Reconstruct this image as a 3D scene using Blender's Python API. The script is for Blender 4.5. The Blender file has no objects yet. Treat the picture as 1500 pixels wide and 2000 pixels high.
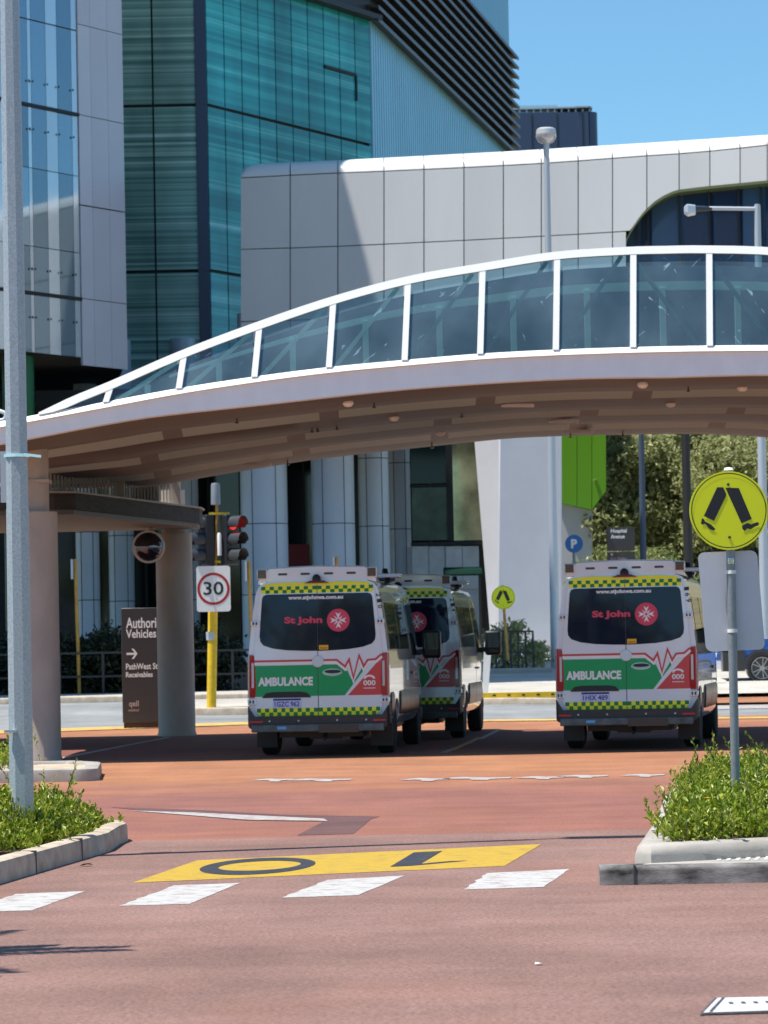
import bpy, math, random
from mathutils import Vector, Matrix
R = math.radians
random.seed(7)
scene = bpy.context.scene
COL = scene.collection

# ------------------------------------------------------------------ camera
FPX, CX, CY = 6100.0, 750.0, 1000.0          # focal length in photo pixels (1500 x 2000 photo)
EYE = Vector((0, 0, 1.6))
PITCH, ROLL = math.atan(258 / FPX), R(1.15)
fwd = Vector((0, math.cos(PITCH), math.sin(PITCH)))
up0 = Vector((0, -math.sin(PITCH), math.cos(PITCH)))
r0 = Vector((1, 0, 0))
right = r0 * math.cos(ROLL) - up0 * math.sin(ROLL)
upv = up0 * math.cos(ROLL) + r0 * math.sin(ROLL)
cam_d = bpy.data.cameras.new('camera')
cam_d.sensor_fit = 'HORIZONTAL'
cam_d.sensor_width = 36
cam_d.lens = 36 * FPX / 1500
cam_d.clip_start, cam_d.clip_end = 0.5, 5000
cam = bpy.data.objects.new('camera', cam_d)
m = Matrix((right, upv, -fwd)).transposed().to_4x4()
m.translation = EYE
cam.matrix_world = m
COL.objects.link(cam)
scene.camera = cam
cam_d.dof.use_dof = True
cam_d.dof.focus_distance = 25.5
cam_d.dof.aperture_fstop = 9.5

# ------------------------------------------------------------------ light
SUN_EL = R(69)
LH = Vector((0.968, 0.25))                    # horizontal way the sunlight travels
to_sun = Vector((-LH.x * math.cos(SUN_EL), -LH.y * math.cos(SUN_EL), math.sin(SUN_EL)))
world = bpy.data.worlds.new('World')
scene.world = world
world.use_nodes = True
wn = world.node_tree
sky = wn.nodes.new('ShaderNodeTexSky')
sky.sky_type = 'NISHITA'
sky.sun_disc = False
sky.sun_elevation = SUN_EL
sky.sun_rotation = math.atan2(to_sun.x, to_sun.y)
sky.air_density = 1.0
sky.dust_density = 0.3
sky.ozone_density = 0.9
bg = wn.nodes['Background']
bg.inputs['Strength'].default_value = 0.098
tint = wn.nodes.new('ShaderNodeVectorMath'); tint.operation = 'MULTIPLY'
tint.inputs[1].default_value = (.66, 1.0, 1.16)               # clear, slightly cyan air
wn.links.new(sky.outputs[0], tint.inputs[0])
wn.links.new(tint.outputs[0], bg.inputs['Color'])
sun_d = bpy.data.lights.new('sun', 'SUN')
sun_d.energy = 5.0
sun_d.angle = R(0.53)
sun_d.color = (1.0, 0.955, 0.89)
sun = bpy.data.objects.new('sun', sun_d)
sun.rotation_euler = to_sun.to_track_quat('Z', 'Y').to_euler()
COL.objects.link(sun)
scene.view_settings.view_transform = 'Standard'
scene.view_settings.look = 'None'
scene.view_settings.exposure = 0.46
scene.view_settings.gamma = 1.0

# ------------------------------------------------------------------ helpers
def terrain_z(y):
    if y <= 64: return 0.0
    if y <= 98: return 0.029 * (y - 64)
    if y <= 128: return 0.986
    return 0.986

def ray(px, py):
    d = fwd + right * ((px - CX) / FPX) + upv * ((CY - py) / FPX)
    return d / d.y

def at(px, py, Y):
    return EYE + ray(px, py) * Y

def gnd(px, py, h=0.0):
    d = ray(px, py)
    lo, hi = 5.0, 400.0
    for _ in range(60):
        mid = (lo + hi) / 2
        if 1.6 + d.z * mid > terrain_z(mid) + h: lo = mid
        else: hi = mid
    p = EYE + d * lo
    return Vector((p.x, p.y, terrain_z(lo) + h))

def xat(px, Y, z=1.6):
    # world x of a picture column at depth Y and height z
    lo, hi = -400.0, 2500.0
    for _ in range(60):
        mid = (lo + hi) / 2
        if at(px, mid, Y).z > z: lo = mid
        else: hi = mid
    return at(px, lo, Y).x

def interp(x, pts):
    if x <= pts[0][0]: return pts[0][1]
    for (a, b), (c, d) in zip(pts, pts[1:]):
        if x <= c: return b + (d - b) * (x - a) / (c - a)
    return pts[-1][1]

def smooth_interp(x, pts):
    n = len(pts)
    if x <= pts[0][0]: return pts[0][1]
    if x >= pts[-1][0]: return pts[-1][1]
    for i in range(n - 1):
        if x <= pts[i + 1][0]: break
    def slope(k):
        a, b = max(0, k - 1), min(n - 1, k + 1)
        return (pts[b][1] - pts[a][1]) / (pts[b][0] - pts[a][0])
    x0, y0 = pts[i]; x1, y1 = pts[i + 1]
    h = x1 - x0; t = (x - x0) / h
    return ((2*t**3 - 3*t**2 + 1) * y0 + (t**3 - 2*t**2 + t) * h * slope(i)
            + (-2*t**3 + 3*t**2) * y1 + (t**3 - t**2) * h * slope(i + 1))

def T(o, label=None, cat=None, group=None, kind=None):
    if label: o['label'] = label
    if cat: o['category'] = cat
    if group: o['group'] = group
    if kind: o['kind'] = kind
    return o

def empty(name, loc, rz=0):
    o = bpy.data.objects.new(name, None)
    o.empty_display_size = 0.2
    o.location = loc
    o.rotation_euler = (0, 0, rz)
    COL.objects.link(o)
    return o

def chain_loc(o):
    v = Vector((0, 0, 0))
    while o:
        v += o.location
        o = o.parent
    return v

def copy_tree(o, parent=None):
    c = o.copy()
    COL.objects.link(c)
    if parent: c.parent = parent
    for ch in list(o.children): copy_tree(ch, c)
    return c

def frame(o, ux, uv, un):
    o, ux, uv, un = Vector(o), Vector(ux), Vector(uv), Vector(un)
    return lambda u, v, n=0.0: o + ux * u + uv * v + un * n

class MB:
    def __init__(s): s.v, s.f, s.m = [], [], []
    def add(s, vs, fs, mat=0):
        b = len(s.v)
        s.v += [tuple(p) for p in vs]
        for f in fs:
            s.f.append(tuple(i + b for i in f)); s.m.append(mat)
        return s
    def hexa(s, p, mat=0):                     # 8 corners: bottom ring 0-3, top ring 4-7
        return s.add(p, [(0,3,2,1),(4,5,6,7),(0,1,5,4),(1,2,6,5),(2,3,7,6),(3,0,4,7)], mat)
    def box(s, a, b, mat=0, fr=None):
        (x0,y0,z0),(x1,y1,z1) = a, b
        p = [(x0,y0,z0),(x1,y0,z0),(x1,y1,z0),(x0,y1,z0),(x0,y0,z1),(x1,y0,z1),(x1,y1,z1),(x0,y1,z1)]
        if fr: p = [fr(*q) for q in p]
        return s.hexa(p, mat)
    def prism(s, poly, fn, n0, n1, mat=0):     # poly of (u,v) mapped by fn(u,v,n)
        k = len(poly)
        vs = [fn(u, v, n0) for u, v in poly] + [fn(u, v, n1) for u, v in poly]
        fs = [tuple(range(k)), tuple(range(2*k - 1, k - 1, -1))]
        fs += [(i, k + i, k + (i+1) % k, (i+1) % k) for i in range(k)]
        return s.add(vs, fs, mat)
    def sheet(s, poly, fn, n=0.0, mat=0):
        return s.add([fn(u, v, n) for u, v in poly], [tuple(range(len(poly)))], mat)
    def tube(s, pts, rad, n=10, mat=0, cap=True, ry=None):
        pts = [Vector(p) for p in pts]
        rs = rad if isinstance(rad, (list, tuple)) else [rad] * len(pts)
        vs, fs, prev = [], [], None
        for i, p in enumerate(pts):
            d = (pts[min(i+1, len(pts)-1)] - pts[max(i-1, 0)]).normalized()
            if prev is None:
                a = Vector((0,0,1)) if abs(d.z) < .9 else Vector((1,0,0))
                x = d.cross(a).normalized()
            else:
                x = (prev - d * prev.dot(d)).normalized()
            prev = x
            y = d.cross(x)
            for k in range(n):
                t = 2 * math.pi * (k + .5) / n
                vs.append(p + (x * math.cos(t) + y * math.sin(t)) * rs[i])
        for i in range(len(pts) - 1):
            for k in range(n):
                a, b = i*n + k, i*n + (k+1) % n
                fs.append((a, b, b + n, a + n))
        if cap:
            fs.append(tuple(range(n - 1, -1, -1)))
            fs.append(tuple(range((len(pts)-1)*n, len(pts)*n)))
        return s.add(vs, fs, mat)
    def bar(s, a, b, w, h, upd=(0,0,1), mat=0):   # rectangular bar from a to b
        a, b = Vector(a), Vector(b)
        d = (b - a).normalized(); u = Vector(upd)
        x = d.cross(u).normalized() * (w / 2); y = x.cross(d).normalized() * (h / 2)
        return s.hexa([a-x-y, a+x-y, b+x-y, b-x-y, a-x+y, a+x+y, b+x+y, b-x+y], mat)
    def lathe(s, prof, c=(0,0,0), n=24, ax='z', mat=0, cap=True):
        c = Vector(c); vs, fs = [], []
        for r, h in prof:
            for k in range(n):
                t = 2*math.pi*k/n
                p = (r*math.cos(t), r*math.sin(t), h)
                if ax == 'x': p = (h, p[0], p[1])
                if ax == 'y': p = (p[0], h, p[1])
                vs.append(c + Vector(p))
        for i in range(len(prof) - 1):
            for k in range(n):
                a, b = i*n + k, i*n + (k+1) % n
                fs.append((a, b, b + n, a + n))
        if cap and prof[0][0] > 1e-6: fs.append(tuple(range(n-1, -1, -1)))
        if cap and prof[-1][0] > 1e-6: fs.append(tuple(range((len(prof)-1)*n, len(prof)*n)))
        return s.add(vs, fs, mat)
    def loft(s, rows, closed=True, mat=0, caps=True):
        n = len(rows[0]); vs = [p for r in rows for p in r]; fs = []
        for i in range(len(rows) - 1):
            for k in range(n if closed else n - 1):
                a, b = i*n + k, i*n + (k+1) % n
                fs.append((a, b, b + n, a + n))
        if caps and closed:
            fs.append(tuple(range(n-1, -1, -1))); fs.append(tuple(range((len(rows)-1)*n, len(rows)*n)))
        return s.add(vs, fs, mat)
    def text(s, txt, fn, cx, cy, w, h, n=0.0, mat=0, bold=0.0, depth=0.0, rot=0, w_free=False):
        # lettering fitted in a w x h box centred on (cx, cy)
        c = bpy.data.curves.new('lettering', 'FONT')
        c.body = txt; c.size = 1.0; c.offset = bold; c.resolution_u = 3; c.fill_mode = 'FRONT'
        o = bpy.data.objects.new('lettering', c)
        me = bpy.data.meshes.new_from_object(o)
        vs = [tuple(q.co) for q in me.vertices]; fs = [tuple(p.vertices) for p in me.polygons]
        bpy.data.objects.remove(o); bpy.data.curves.remove(c); bpy.data.meshes.remove(me)
        x0, x1 = min(q[0] for q in vs), max(q[0] for q in vs)
        y0, y1 = min(q[1] for q in vs), max(q[1] for q in vs)
        sy = h / (y1 - y0); sx = sy if w_free else w / (x1 - x0)
        out = []
        for q in vs:
            u, v = (q[0] - (x0+x1)/2) * sx, (q[1] - (y0+y1)/2) * sy
            if rot: u, v = u*math.cos(rot) - v*math.sin(rot), u*math.sin(rot) + v*math.cos(rot)
            out.append(fn(cx + u, cy + v, n))
        return s.add(out, fs, mat)
    def build(s, name, mats, parent=None, loc=None, smooth=None, bevel=None, seg=2):
        if not isinstance(mats, (list, tuple)): mats = [mats]
        off = Vector(loc) if loc is not None else Vector((0,0,0))
        if parent is not None: off = chain_loc(parent) + off
        me = bpy.data.meshes.new(name)
        me.from_pydata([(p[0]-off.x, p[1]-off.y, p[2]-off.z) for p in s.v], [], s.f)
        for q in mats: me.materials.append(q)
        me.polygons.foreach_set('material_index', s.m)
        if smooth is not None:
            me.polygons.foreach_set('use_smooth', [True] * len(s.f))
            if smooth < 180: me.set_sharp_from_angle(angle=R(smooth))
        me.update()
        o = bpy.data.objects.new(name, me)
        COL.objects.link(o)
        if loc is not None: o.location = loc
        if parent is not None: o.parent = parent
        if bevel:
            b = o.modifiers.new('bevel', 'BEVEL'); b.width = bevel; b.segments = seg
            b.limit_method = 'ANGLE'; b.angle_limit = R(35)
            if smooth is None:
                me.polygons.foreach_set('use_smooth', [True] * len(s.f)); me.set_sharp_from_angle(angle=R(50))
        return o

# ------------------------------------------------------------------ materials
def srgb(r, g, b):
    f = lambda c: (c/255/12.92 if c/255 <= .04045 else ((c/255 + .055)/1.055)**2.4)
    return (f(r), f(g), f(b), 1)

MATS = {}
def vary(nt, b, lo, hi):
    # every separate panel or pane gets its own slightly different tone
    g_ = nt.nodes.new('ShaderNodeNewGeometry'); mr = nt.nodes.new('ShaderNodeMapRange')
    mr.inputs[3].default_value = lo; mr.inputs[4].default_value = hi
    nt.links.new(g_.outputs['Random Per Island'], mr.inputs[0])
    vm = nt.nodes.new('ShaderNodeVectorMath'); vm.operation = 'SCALE'
    s_ = b.inputs['Base Color']
    if s_.links: nt.links.new(s_.links[0].from_socket, vm.inputs[0])
    else: vm.inputs[0].default_value = s_.default_value[:3]
    nt.links.new(mr.outputs[0], vm.inputs['Scale']); nt.links.new(vm.outputs[0], s_)
def mat(name, col, rough=.5, metal=0.0, spec=.5, noise=None, nscale=8, bump=0.0, bscale=60, coat=0.0, col2=None, stretch=None, emit=None, rvar=0.0):
    if name in MATS: return MATS[name]
    m_ = bpy.data.materials.new(name); m_.use_nodes = True
    nt = m_.node_tree; b = nt.nodes['Principled BSDF']
    c = tuple(col) if len(col) == 4 else (*col, 1)
    b.inputs['Base Color'].default_value = c
    b.inputs['Roughness'].default_value = rough
    b.inputs['Metallic'].default_value = metal
    b.inputs['Specular IOR Level'].default_value = spec
    if coat: b.inputs['Coat Weight'].default_value = coat; b.inputs['Coat Roughness'].default_value = .03
    if emit: b.inputs['Emission Color'].default_value = (*emit[:3], 1); b.inputs['Emission Strength'].default_value = emit[3]
    tc = None
    def coords():
        nonlocal tc
        if tc is None:
            geo = nt.nodes.new('ShaderNodeNewGeometry'); tc = geo.outputs['Position']
            if stretch:
                mp = nt.nodes.new('ShaderNodeMapping'); mp.inputs['Scale'].default_value = stretch
                nt.links.new(tc, mp.inputs['Vector']); tc = mp.outputs[0]
        return tc
    if noise or col2:
        nz = nt.nodes.new('ShaderNodeTexNoise'); nz.inputs['Scale'].default_value = nscale
        nz.inputs['Detail'].default_value = 6; nz.inputs['Roughness'].default_value = .6
        nt.links.new(coords(), nz.inputs['Vector'])
        rp = nt.nodes.new('ShaderNodeValToRGB')
        rp.color_ramp.elements[0].position = .3; rp.color_ramp.elements[1].position = .7
        k = noise or 0
        a = tuple(x * (1 - k) for x in c[:3]) + (1,)
        d = (tuple(col2)[:3] + (1,)) if col2 else tuple(min(1, x * (1 + k)) for x in c[:3]) + (1,)
        rp.color_ramp.elements[0].color = a; rp.color_ramp.elements[1].color = d
        nt.links.new(nz.outputs['Fac'], rp.inputs[0]); nt.links.new(rp.outputs[0], b.inputs['Base Color'])
        if rvar:
            mr = nt.nodes.new('ShaderNodeMapRange'); mr.inputs['To Min'].default_value = rough - rvar; mr.inputs['To Max'].default_value = rough + rvar
            nt.links.new(nz.outputs['Fac'], mr.inputs[0]); nt.links.new(mr.outputs[0], b.inputs['Roughness'])
    if bump:
        n2 = nt.nodes.new('ShaderNodeTexNoise'); n2.inputs['Scale'].default_value = bscale; n2.inputs['Detail'].default_value = 3
        nt.links.new(coords(), n2.inputs['Vector'])
        bp = nt.nodes.new('ShaderNodeBump'); bp.inputs['Strength'].default_value = bump; bp.inputs['Distance'].default_value = .02
        nt.links.new(n2.outputs['Fac'], bp.inputs['Height']); nt.links.new(bp.outputs[0], b.inputs['Normal'])
    MATS[name] = m_
    return m_

def asphalt(name, c1, c2, c3, grain=.25, gscale=55, big=.35, stain=None, dust_shade=None):
    # worn coloured asphalt: broad colour drift, streaky wear along the traffic, chip-sized speckle
    m_ = bpy.data.materials.new(name); m_.use_nodes = True
    nt = m_.node_tree; b = nt.nodes['Principled BSDF']; L = nt.links
    geo = nt.nodes.new('ShaderNodeNewGeometry').outputs['Position']
    def noise(scale, detail, st=None):
        n = nt.nodes.new('ShaderNodeTexNoise'); n.inputs['Scale'].default_value = scale; n.inputs['Detail'].default_value = detail
        n.inputs['Roughness'].default_value = .62
        v = geo
        if st:
            mp = nt.nodes.new('ShaderNodeMapping'); mp.inputs['Scale'].default_value = st; L.new(geo, mp.inputs[0]); v = mp.outputs[0]
        L.new(v, n.inputs['Vector']); return n.outputs['Fac']
    rp = nt.nodes.new('ShaderNodeValToRGB'); e = rp.color_ramp.elements
    e[0].position, e[0].color = .33, (*c1, 1); e[1].position, e[1].color = .68, (*c3, 1)
    x = e.new(.5); x.color = (*c2, 1)
    L.new(noise(big, 6), rp.inputs[0])
    col = rp.outputs[0]
    if dust_shade:
        # dusty lanes; the band between is darkened as painted bridge shade; ragged edges
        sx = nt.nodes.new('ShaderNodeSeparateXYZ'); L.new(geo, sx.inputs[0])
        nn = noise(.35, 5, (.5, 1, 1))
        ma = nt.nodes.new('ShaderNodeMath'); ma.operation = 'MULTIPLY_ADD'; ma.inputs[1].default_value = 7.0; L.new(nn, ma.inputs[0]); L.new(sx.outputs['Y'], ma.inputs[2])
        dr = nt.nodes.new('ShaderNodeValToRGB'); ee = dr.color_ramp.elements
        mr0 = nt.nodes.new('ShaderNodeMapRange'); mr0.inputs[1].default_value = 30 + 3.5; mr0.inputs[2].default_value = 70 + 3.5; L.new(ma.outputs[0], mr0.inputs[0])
        ee[0].position, ee[0].color = (33-30)/40, (*dust_shade[0], 1); ee[1].position, ee[1].color = (39.5-30)/40, (*dust_shade[1], 1)
        for y_, c_ in ((44.0, dust_shade[1]), (47.5, dust_shade[2]), (55.5, dust_shade[2]), (58.5, dust_shade[1])):
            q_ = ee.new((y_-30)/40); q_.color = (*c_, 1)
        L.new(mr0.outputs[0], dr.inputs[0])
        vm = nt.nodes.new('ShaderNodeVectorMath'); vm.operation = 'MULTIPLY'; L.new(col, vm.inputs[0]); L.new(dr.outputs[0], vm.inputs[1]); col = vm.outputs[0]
    def mul(colr, fac, lo, hi, a, bb):
        mr = nt.nodes.new('ShaderNodeMapRange'); mr.inputs[1].default_value = a; mr.inputs[2].default_value = bb
        mr.inputs[3].default_value = lo; mr.inputs[4].default_value = hi; L.new(fac, mr.inputs[0])
        mx = nt.nodes.new('ShaderNodeVectorMath'); mx.operation = 'SCALE'; L.new(colr, mx.inputs[0]); L.new(mr.outputs[0], mx.inputs['Scale'])
        return mx.outputs[0]
    col = mul(col, noise(1.1, 7, (.6, 1.1, 1)), .82, 1.15, .3, .7)
    col = mul(col, noise(.5, 5, (1.6, .25, 1)), .90, 1.07, .35, .65)
    sp = noise(gscale, 2)
    col = mul(col, sp, 1 - grain, 1 + grain, .3, .7)
    col = mul(col, noise(150, 1), .80, 1.22, .3, .7)
    if stain:
        sc, sv = stain
        st = nt.nodes.new('ShaderNodeValToRGB'); st.color_ramp.elements[0].position = .52; st.color_ramp.elements[1].position = .7
        L.new(noise(.22, 4, (1, .6, 1)), st.inputs[0])
        mx = nt.nodes.new('ShaderNodeMixRGB'); mx.inputs[2].default_value = (*sc, 1)
        mm = nt.nodes.new('ShaderNodeMath'); mm.operation = 'MULTIPLY'; mm.inputs[1].default_value = sv
        L.new(st.outputs[0], mm.inputs[0]); L.new(mm.outputs[0], mx.inputs[0]); L.new(col, mx.inputs[1]); col = mx.outputs[0]
    L.new(col, b.inputs['Base Color'])
    b.inputs['Roughness'].default_value = .85; b.inputs['Specular IOR Level'].default_value = .25
    bp = nt.nodes.new('ShaderNodeBump'); bp.inputs['Strength'].default_value = .35; bp.inputs['Distance'].default_value = .01
    L.new(sp, bp.inputs['Height']); L.new(bp.outputs[0], b.inputs['Normal'])
    MATS[name] = m_
    return m_

def paint(name, col, wear=.5, under=None, scale=9):
    # road paint worn through in patches to the asphalt below
    m_ = bpy.data.materials.new(name); m_.use_nodes = True
    nt = m_.node_tree; b = nt.nodes['Principled BSDF']; L = nt.links
    geo = nt.nodes.new('ShaderNodeNewGeometry').outputs['Position']
    mp = nt.nodes.new('ShaderNodeMapping'); mp.inputs['Scale'].default_value = (.7, 1.6, 1); L.new(geo, mp.inputs[0])
    n = nt.nodes.new('ShaderNodeTexNoise'); n.inputs['Scale'].default_value = scale; n.inputs['Detail'].default_value = 8; n.inputs['Roughness'].default_value = .75
    L.new(mp.outputs[0], n.inputs['Vector'])
    rp = nt.nodes.new('ShaderNodeValToRGB'); e = rp.color_ramp.elements
    e[0].position = .30 + wear * .12; e[0].color = (*(under or (.25, .12, .10)), 1)
    e[1].position = .36 + wear * .2; e[1].color = (*col[:3], 1)
    L.new(n.outputs['Fac'], rp.inputs[0]); L.new(rp.outputs[0], b.inputs['Base Color'])
    b.inputs['Roughness'].default_value = .7
    MATS[name] = m_
    return m_

def leaf_mat(name, a, b_, c, scale=9, trans=.25):
    m_ = bpy.data.materials.new(name); m_.use_nodes = True
    nt = m_.node_tree; p = nt.nodes['Principled BSDF']; L = nt.links
    geo = nt.nodes.new('ShaderNodeNewGeometry')
    rp = nt.nodes.new('ShaderNodeValToRGB'); e = rp.color_ramp.elements
    e[0].position, e[0].color = .0, (*a, 1); e[1].position, e[1].color = 1., (*c, 1); x = e.new(.5); x.color = (*b_, 1)
    L.new(geo.outputs['Random Per Island'], rp.inputs[0])
    L.new(rp.outputs[0], p.inputs['Base Color'])
    p.inputs['Roughness'].default_value = .42
    p.inputs['Specular IOR Level'].default_value = .45
    tr = nt.nodes.new('ShaderNodeBsdfTranslucent'); L.new(rp.outputs[0], tr.inputs[0])
    mx = nt.nodes.new('ShaderNodeMixShader'); mx.inputs[0].default_value = trans
    L.new(p.outputs[0], mx.inputs[1]); L.new(tr.outputs[0], mx.inputs[2])
    L.new(mx.outputs[0], nt.nodes['Material Output'].inputs[0])
    MATS[name] = m_
    return m_

def banded_glass(name, cols, scale, rough=.12, spec=.6, fine=3.5):
    # fritted glass: fine level lines of white frit over coloured glass
    m_ = bpy.data.materials.new(name); m_.use_nodes = True
    nt = m_.node_tree; p = nt.nodes['Principled BSDF']; L = nt.links
    geo = nt.nodes.new('ShaderNodeNewGeometry').outputs['Position']
    def nz(sc, st, det=2):
        mp = nt.nodes.new('ShaderNodeMapping'); mp.inputs['Scale'].default_value = st; L.new(geo, mp.inputs[0])
        n = nt.nodes.new('ShaderNodeTexNoise'); n.inputs['Scale'].default_value = sc; n.inputs['Detail'].default_value = det
        n.inputs['Roughness'].default_value = .7
        L.new(mp.outputs[0], n.inputs['Vector']); return n.outputs['Fac']
    rp = nt.nodes.new('ShaderNodeValToRGB'); e = rp.color_ramp.elements
    e[0].position, e[0].color = .28, (*cols[0], 1); e[1].position, e[1].color = .74, (*cols[3], 1)
    a = e.new(.45); a.color = (*cols[1], 1); a = e.new(.58); a.color = (*cols[2], 1)
    L.new(nz(scale, (.0016, .0016, 1), 3), rp.inputs[0])
    mr = nt.nodes.new('ShaderNodeMapRange'); mr.inputs[1].default_value = .35; mr.inputs[2].default_value = .65; mr.inputs[3].default_value = .62; mr.inputs[4].default_value = 1.3
    L.new(nz(.22, (1, 1, .5), 3), mr.inputs[0])
    mx = nt.nodes.new('ShaderNodeVectorMath'); mx.operation = 'SCALE'; L.new(rp.outputs[0], mx.inputs[0]); L.new(mr.outputs[0], mx.inputs['Scale'])
    L.new(mx.outputs[0], p.inputs['Base Color'])
    vary(nt, p, .84, 1.16)
    p.inputs['Roughness'].default_value = rough; p.inputs['Specular IOR Level'].default_value = spec
    MATS[name] = m_
    return m_

M_road = asphalt('worn_pink_asphalt', (.202,.116,.094), (.228,.132,.108), (.252,.150,.126), grain=.30, gscale=42, stain=((.27,.12,.078), .5))
M_red = asphalt('red_asphalt', (.225,.098,.077), (.25,.106,.080), (.275,.116,.076), grain=.24, gscale=40, stain=((.30,.125,.066), .5), dust_shade=((1,1,1), (1.40,1.48,1.04), (.86,.80,.82)))
M_orange = asphalt('dusty_orange_asphalt', (.31,.138,.072), (.345,.155,.078), (.37,.168,.084), grain=.2, gscale=40)
M_grey_road = asphalt('grey_asphalt', (.20,.21,.21), (.24,.25,.25), (.28,.29,.285), grain=.15)
M_patch = asphalt('dark_red_patch', (.10,.055,.055), (.125,.065,.062), (.145,.078,.07), grain=.25)
M_path = asphalt('pale_path_concrete', (.40,.375,.325), (.46,.43,.375), (.51,.48,.42), grain=.1)
M_soil = mat('soil', (.10,.065,.045), .95, noise=.5, nscale=25, bump=.6, bscale=30)
M_grass = mat('dry_ground', (.16,.14,.07), .95, noise=.4, nscale=3)
M_kerb = mat('pale_kerb_concrete', (.36,.275,.195), .85, col2=(.58,.49,.38), nscale=5, bump=.12, bscale=50)
M_kerb_white = mat('white_kerb_concrete', (.28,.255,.215), .85, col2=(.43,.395,.35), nscale=3.2, bump=.10, bscale=45)  # greyish white concrete of the right and small islands
M_kerb_dark = mat('tyre_blackened_kerb', (.010,.010,.011), .8, col2=(.40,.37,.34), nscale=3.4, stretch=(1,1,2.2), bump=.12, bscale=50)
M_white_paint = paint('white_road_paint', (.47,.46,.435), .66, (.25,.16,.135))
M_yellow_paint = paint('yellow_road_paint', (.46,.295,.019), .62, (.29,.17,.05))
M_pale_yellow = paint('faded_yellow_road_paint', (.62,.42,.10), .75, (.34,.14,.08), 4)
M_black_paint = paint('black_road_paint', (.022,.024,.034), .4, (.12,.10,.06))
M_worn_white = paint('scuffed_white_road_paint', (.42,.405,.385), .8, (.27,.13,.09))
M_galv = mat('galvanised_steel', (.40,.45,.48), .5, .25, noise=.22, nscale=60, rvar=.1)
M_post = mat('grey_painted_steel', (.25,.28,.30), .5, .4, noise=.12, nscale=30)
M_lightpost = mat('pale_grey_steel', (.5,.54,.58), .5, .3)
M_black = mat('black_plastic', (.012,.012,.014), .45)
M_tyre = mat('tyre_rubber', (.016,.016,.017), .85, bump=.2, bscale=40)
M_white = mat('white_vehicle_paint', (.70,.75,.79), .22, coat=1.0, spec=.5)
M_white.node_tree.nodes['Principled BSDF'].inputs['Coat IOR'].default_value = 1.75
M_white_frame = mat('white_frame_paint', (.84,.84,.81), .35)
M_red_lens = mat('red_lens', (.36,.006,.012), .12, coat=.6)
M_clear_lens = mat('clear_lens', (.6,.6,.62), .1, .3)
M_chrome = mat('chrome', (.75,.76,.78), .12, 1.0)
M_dkglass = mat('dark_window_glass', (.008,.014,.032), .03, 0, .42)
M_sideglass = mat('side_window_glass', (.03,.035,.035), .03, 0, 1.0)
M_green = mat('green_livery', (.0,.31,.085), .35, coat=.3)
M_livered = mat('red_livery', (.56,.055,.05), .35, coat=.3)
M_livewhite = mat('white_livery', (.78,.78,.76), .35, coat=.3)
M_yellow = mat('yellow_reflective', (.82,.80,.012), .3)
M_chkgreen = mat('green_reflective', (.0,.19,.03), .3)
M_pink = mat('pink_red_vinyl', (.62,.05,.10), .4)
M_navy = mat('navy_letters', (.02,.025,.16), .5)
M_plate = mat('plate_white_blue', (.50,.55,.80), .4)
M_bumper = mat('dark_grey_bumper', (.028,.031,.033), .5, noise=.1, nscale=20)
M_step = mat('worn_bumper_step', (.09,.11,.11), .5, noise=.4, nscale=7)
M_trim = mat('dark_side_trim', (.035,.034,.034), .3, 0, .6)
M_signyellow = mat('fluorescent_yellow_sign', (.76,.80,.004), .35)
M_signblack = mat('sign_black', (.012,.012,.014), .45)
M_signback = mat('aluminium_sign_back', (.56,.57,.63), .5, .15, noise=.04, nscale=3)
M_signwhite = mat('sign_white', (.80,.79,.76), .4)
M_signred = mat('sign_red', (.42,.02,.02), .4)
M_postyellow = mat('yellow_post_paint', (.78,.50,.015), .5, noise=.15, nscale=9)
M_oldyellow = mat('ochre_post_paint', (.48,.26,.045), .6, noise=.2, nscale=6)
M_brown = mat('brown_sign_face', (.042,.036,.036), .4)
M_soffit = mat('brown_soffit_paint', (.118,.108,.098), .6, noise=.12, nscale=1.5, stretch=(.4,1,1))
M_column = mat('beige_column_paint', (.40,.345,.295), .6, noise=.12, nscale=2.2, stretch=(1,1,.5))
M_fascia = mat('lilac_grey_fascia', (.78,.83,.86), .5, noise=.05, nscale=3, stretch=(1,1,.4))
M_slot = mat('pale_light_strip', (.40,.50,.46), .5)
M_slotdark = mat('grey_strip_blank', (.19,.20,.20), .5)
M_bitumen = mat('black_bitumen_edge', (.022,.02,.02), .8, col2=(.06,.055,.05), nscale=4, stretch=(1,1,4))
M_truss = mat('grey_green_truss_paint', (.36,.56,.51), .5)
M_bluegrey_clad = mat('grey_column_cladding', (.70,.74,.82), .35, noise=.05, nscale=.5)
M_lilac_clad = mat('pale_lilac_cladding', (.52,.52,.58), .22, 0, .7, noise=.05, nscale=.4)
M_white_clad = mat('white_metal_cladding', (.71,.705,.695), .38, .1, noise=.04, nscale=.6, stretch=(1,1,.25))
M_roofedge = mat('white_roof_edge', (.80,.80,.78), .35)
M_joint = mat('grey_panel_joint', (.15,.15,.145), .7)
M_seam = mat('dark_seam', (.06,.06,.062), .7)
M_dark = mat('dark_recess', (.012,.014,.018), .6)
M_louvre = mat('dark_louvre', (.030,.028,.036), .5)
M_louvre_edge = mat('louvre_nosing', (.10,.085,.095), .45)
M_ribblue = mat('pale_blue_ribbed_metal', (.30,.58,.74), .35, .1, noise=.08, nscale=.25)
M_navyclad = mat('navy_cladding', (.045,.065,.13), .4, 0, .6)
M_greenclad = mat('lime_green_cladding', (.16,.42,.008), .45)
M_darkgreen = mat('dark_green_column', (.0,.14,.045), .4)
M_concrete = mat('grey_wall_concrete', (.55,.55,.57), .8, noise=.15, nscale=2)
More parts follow.
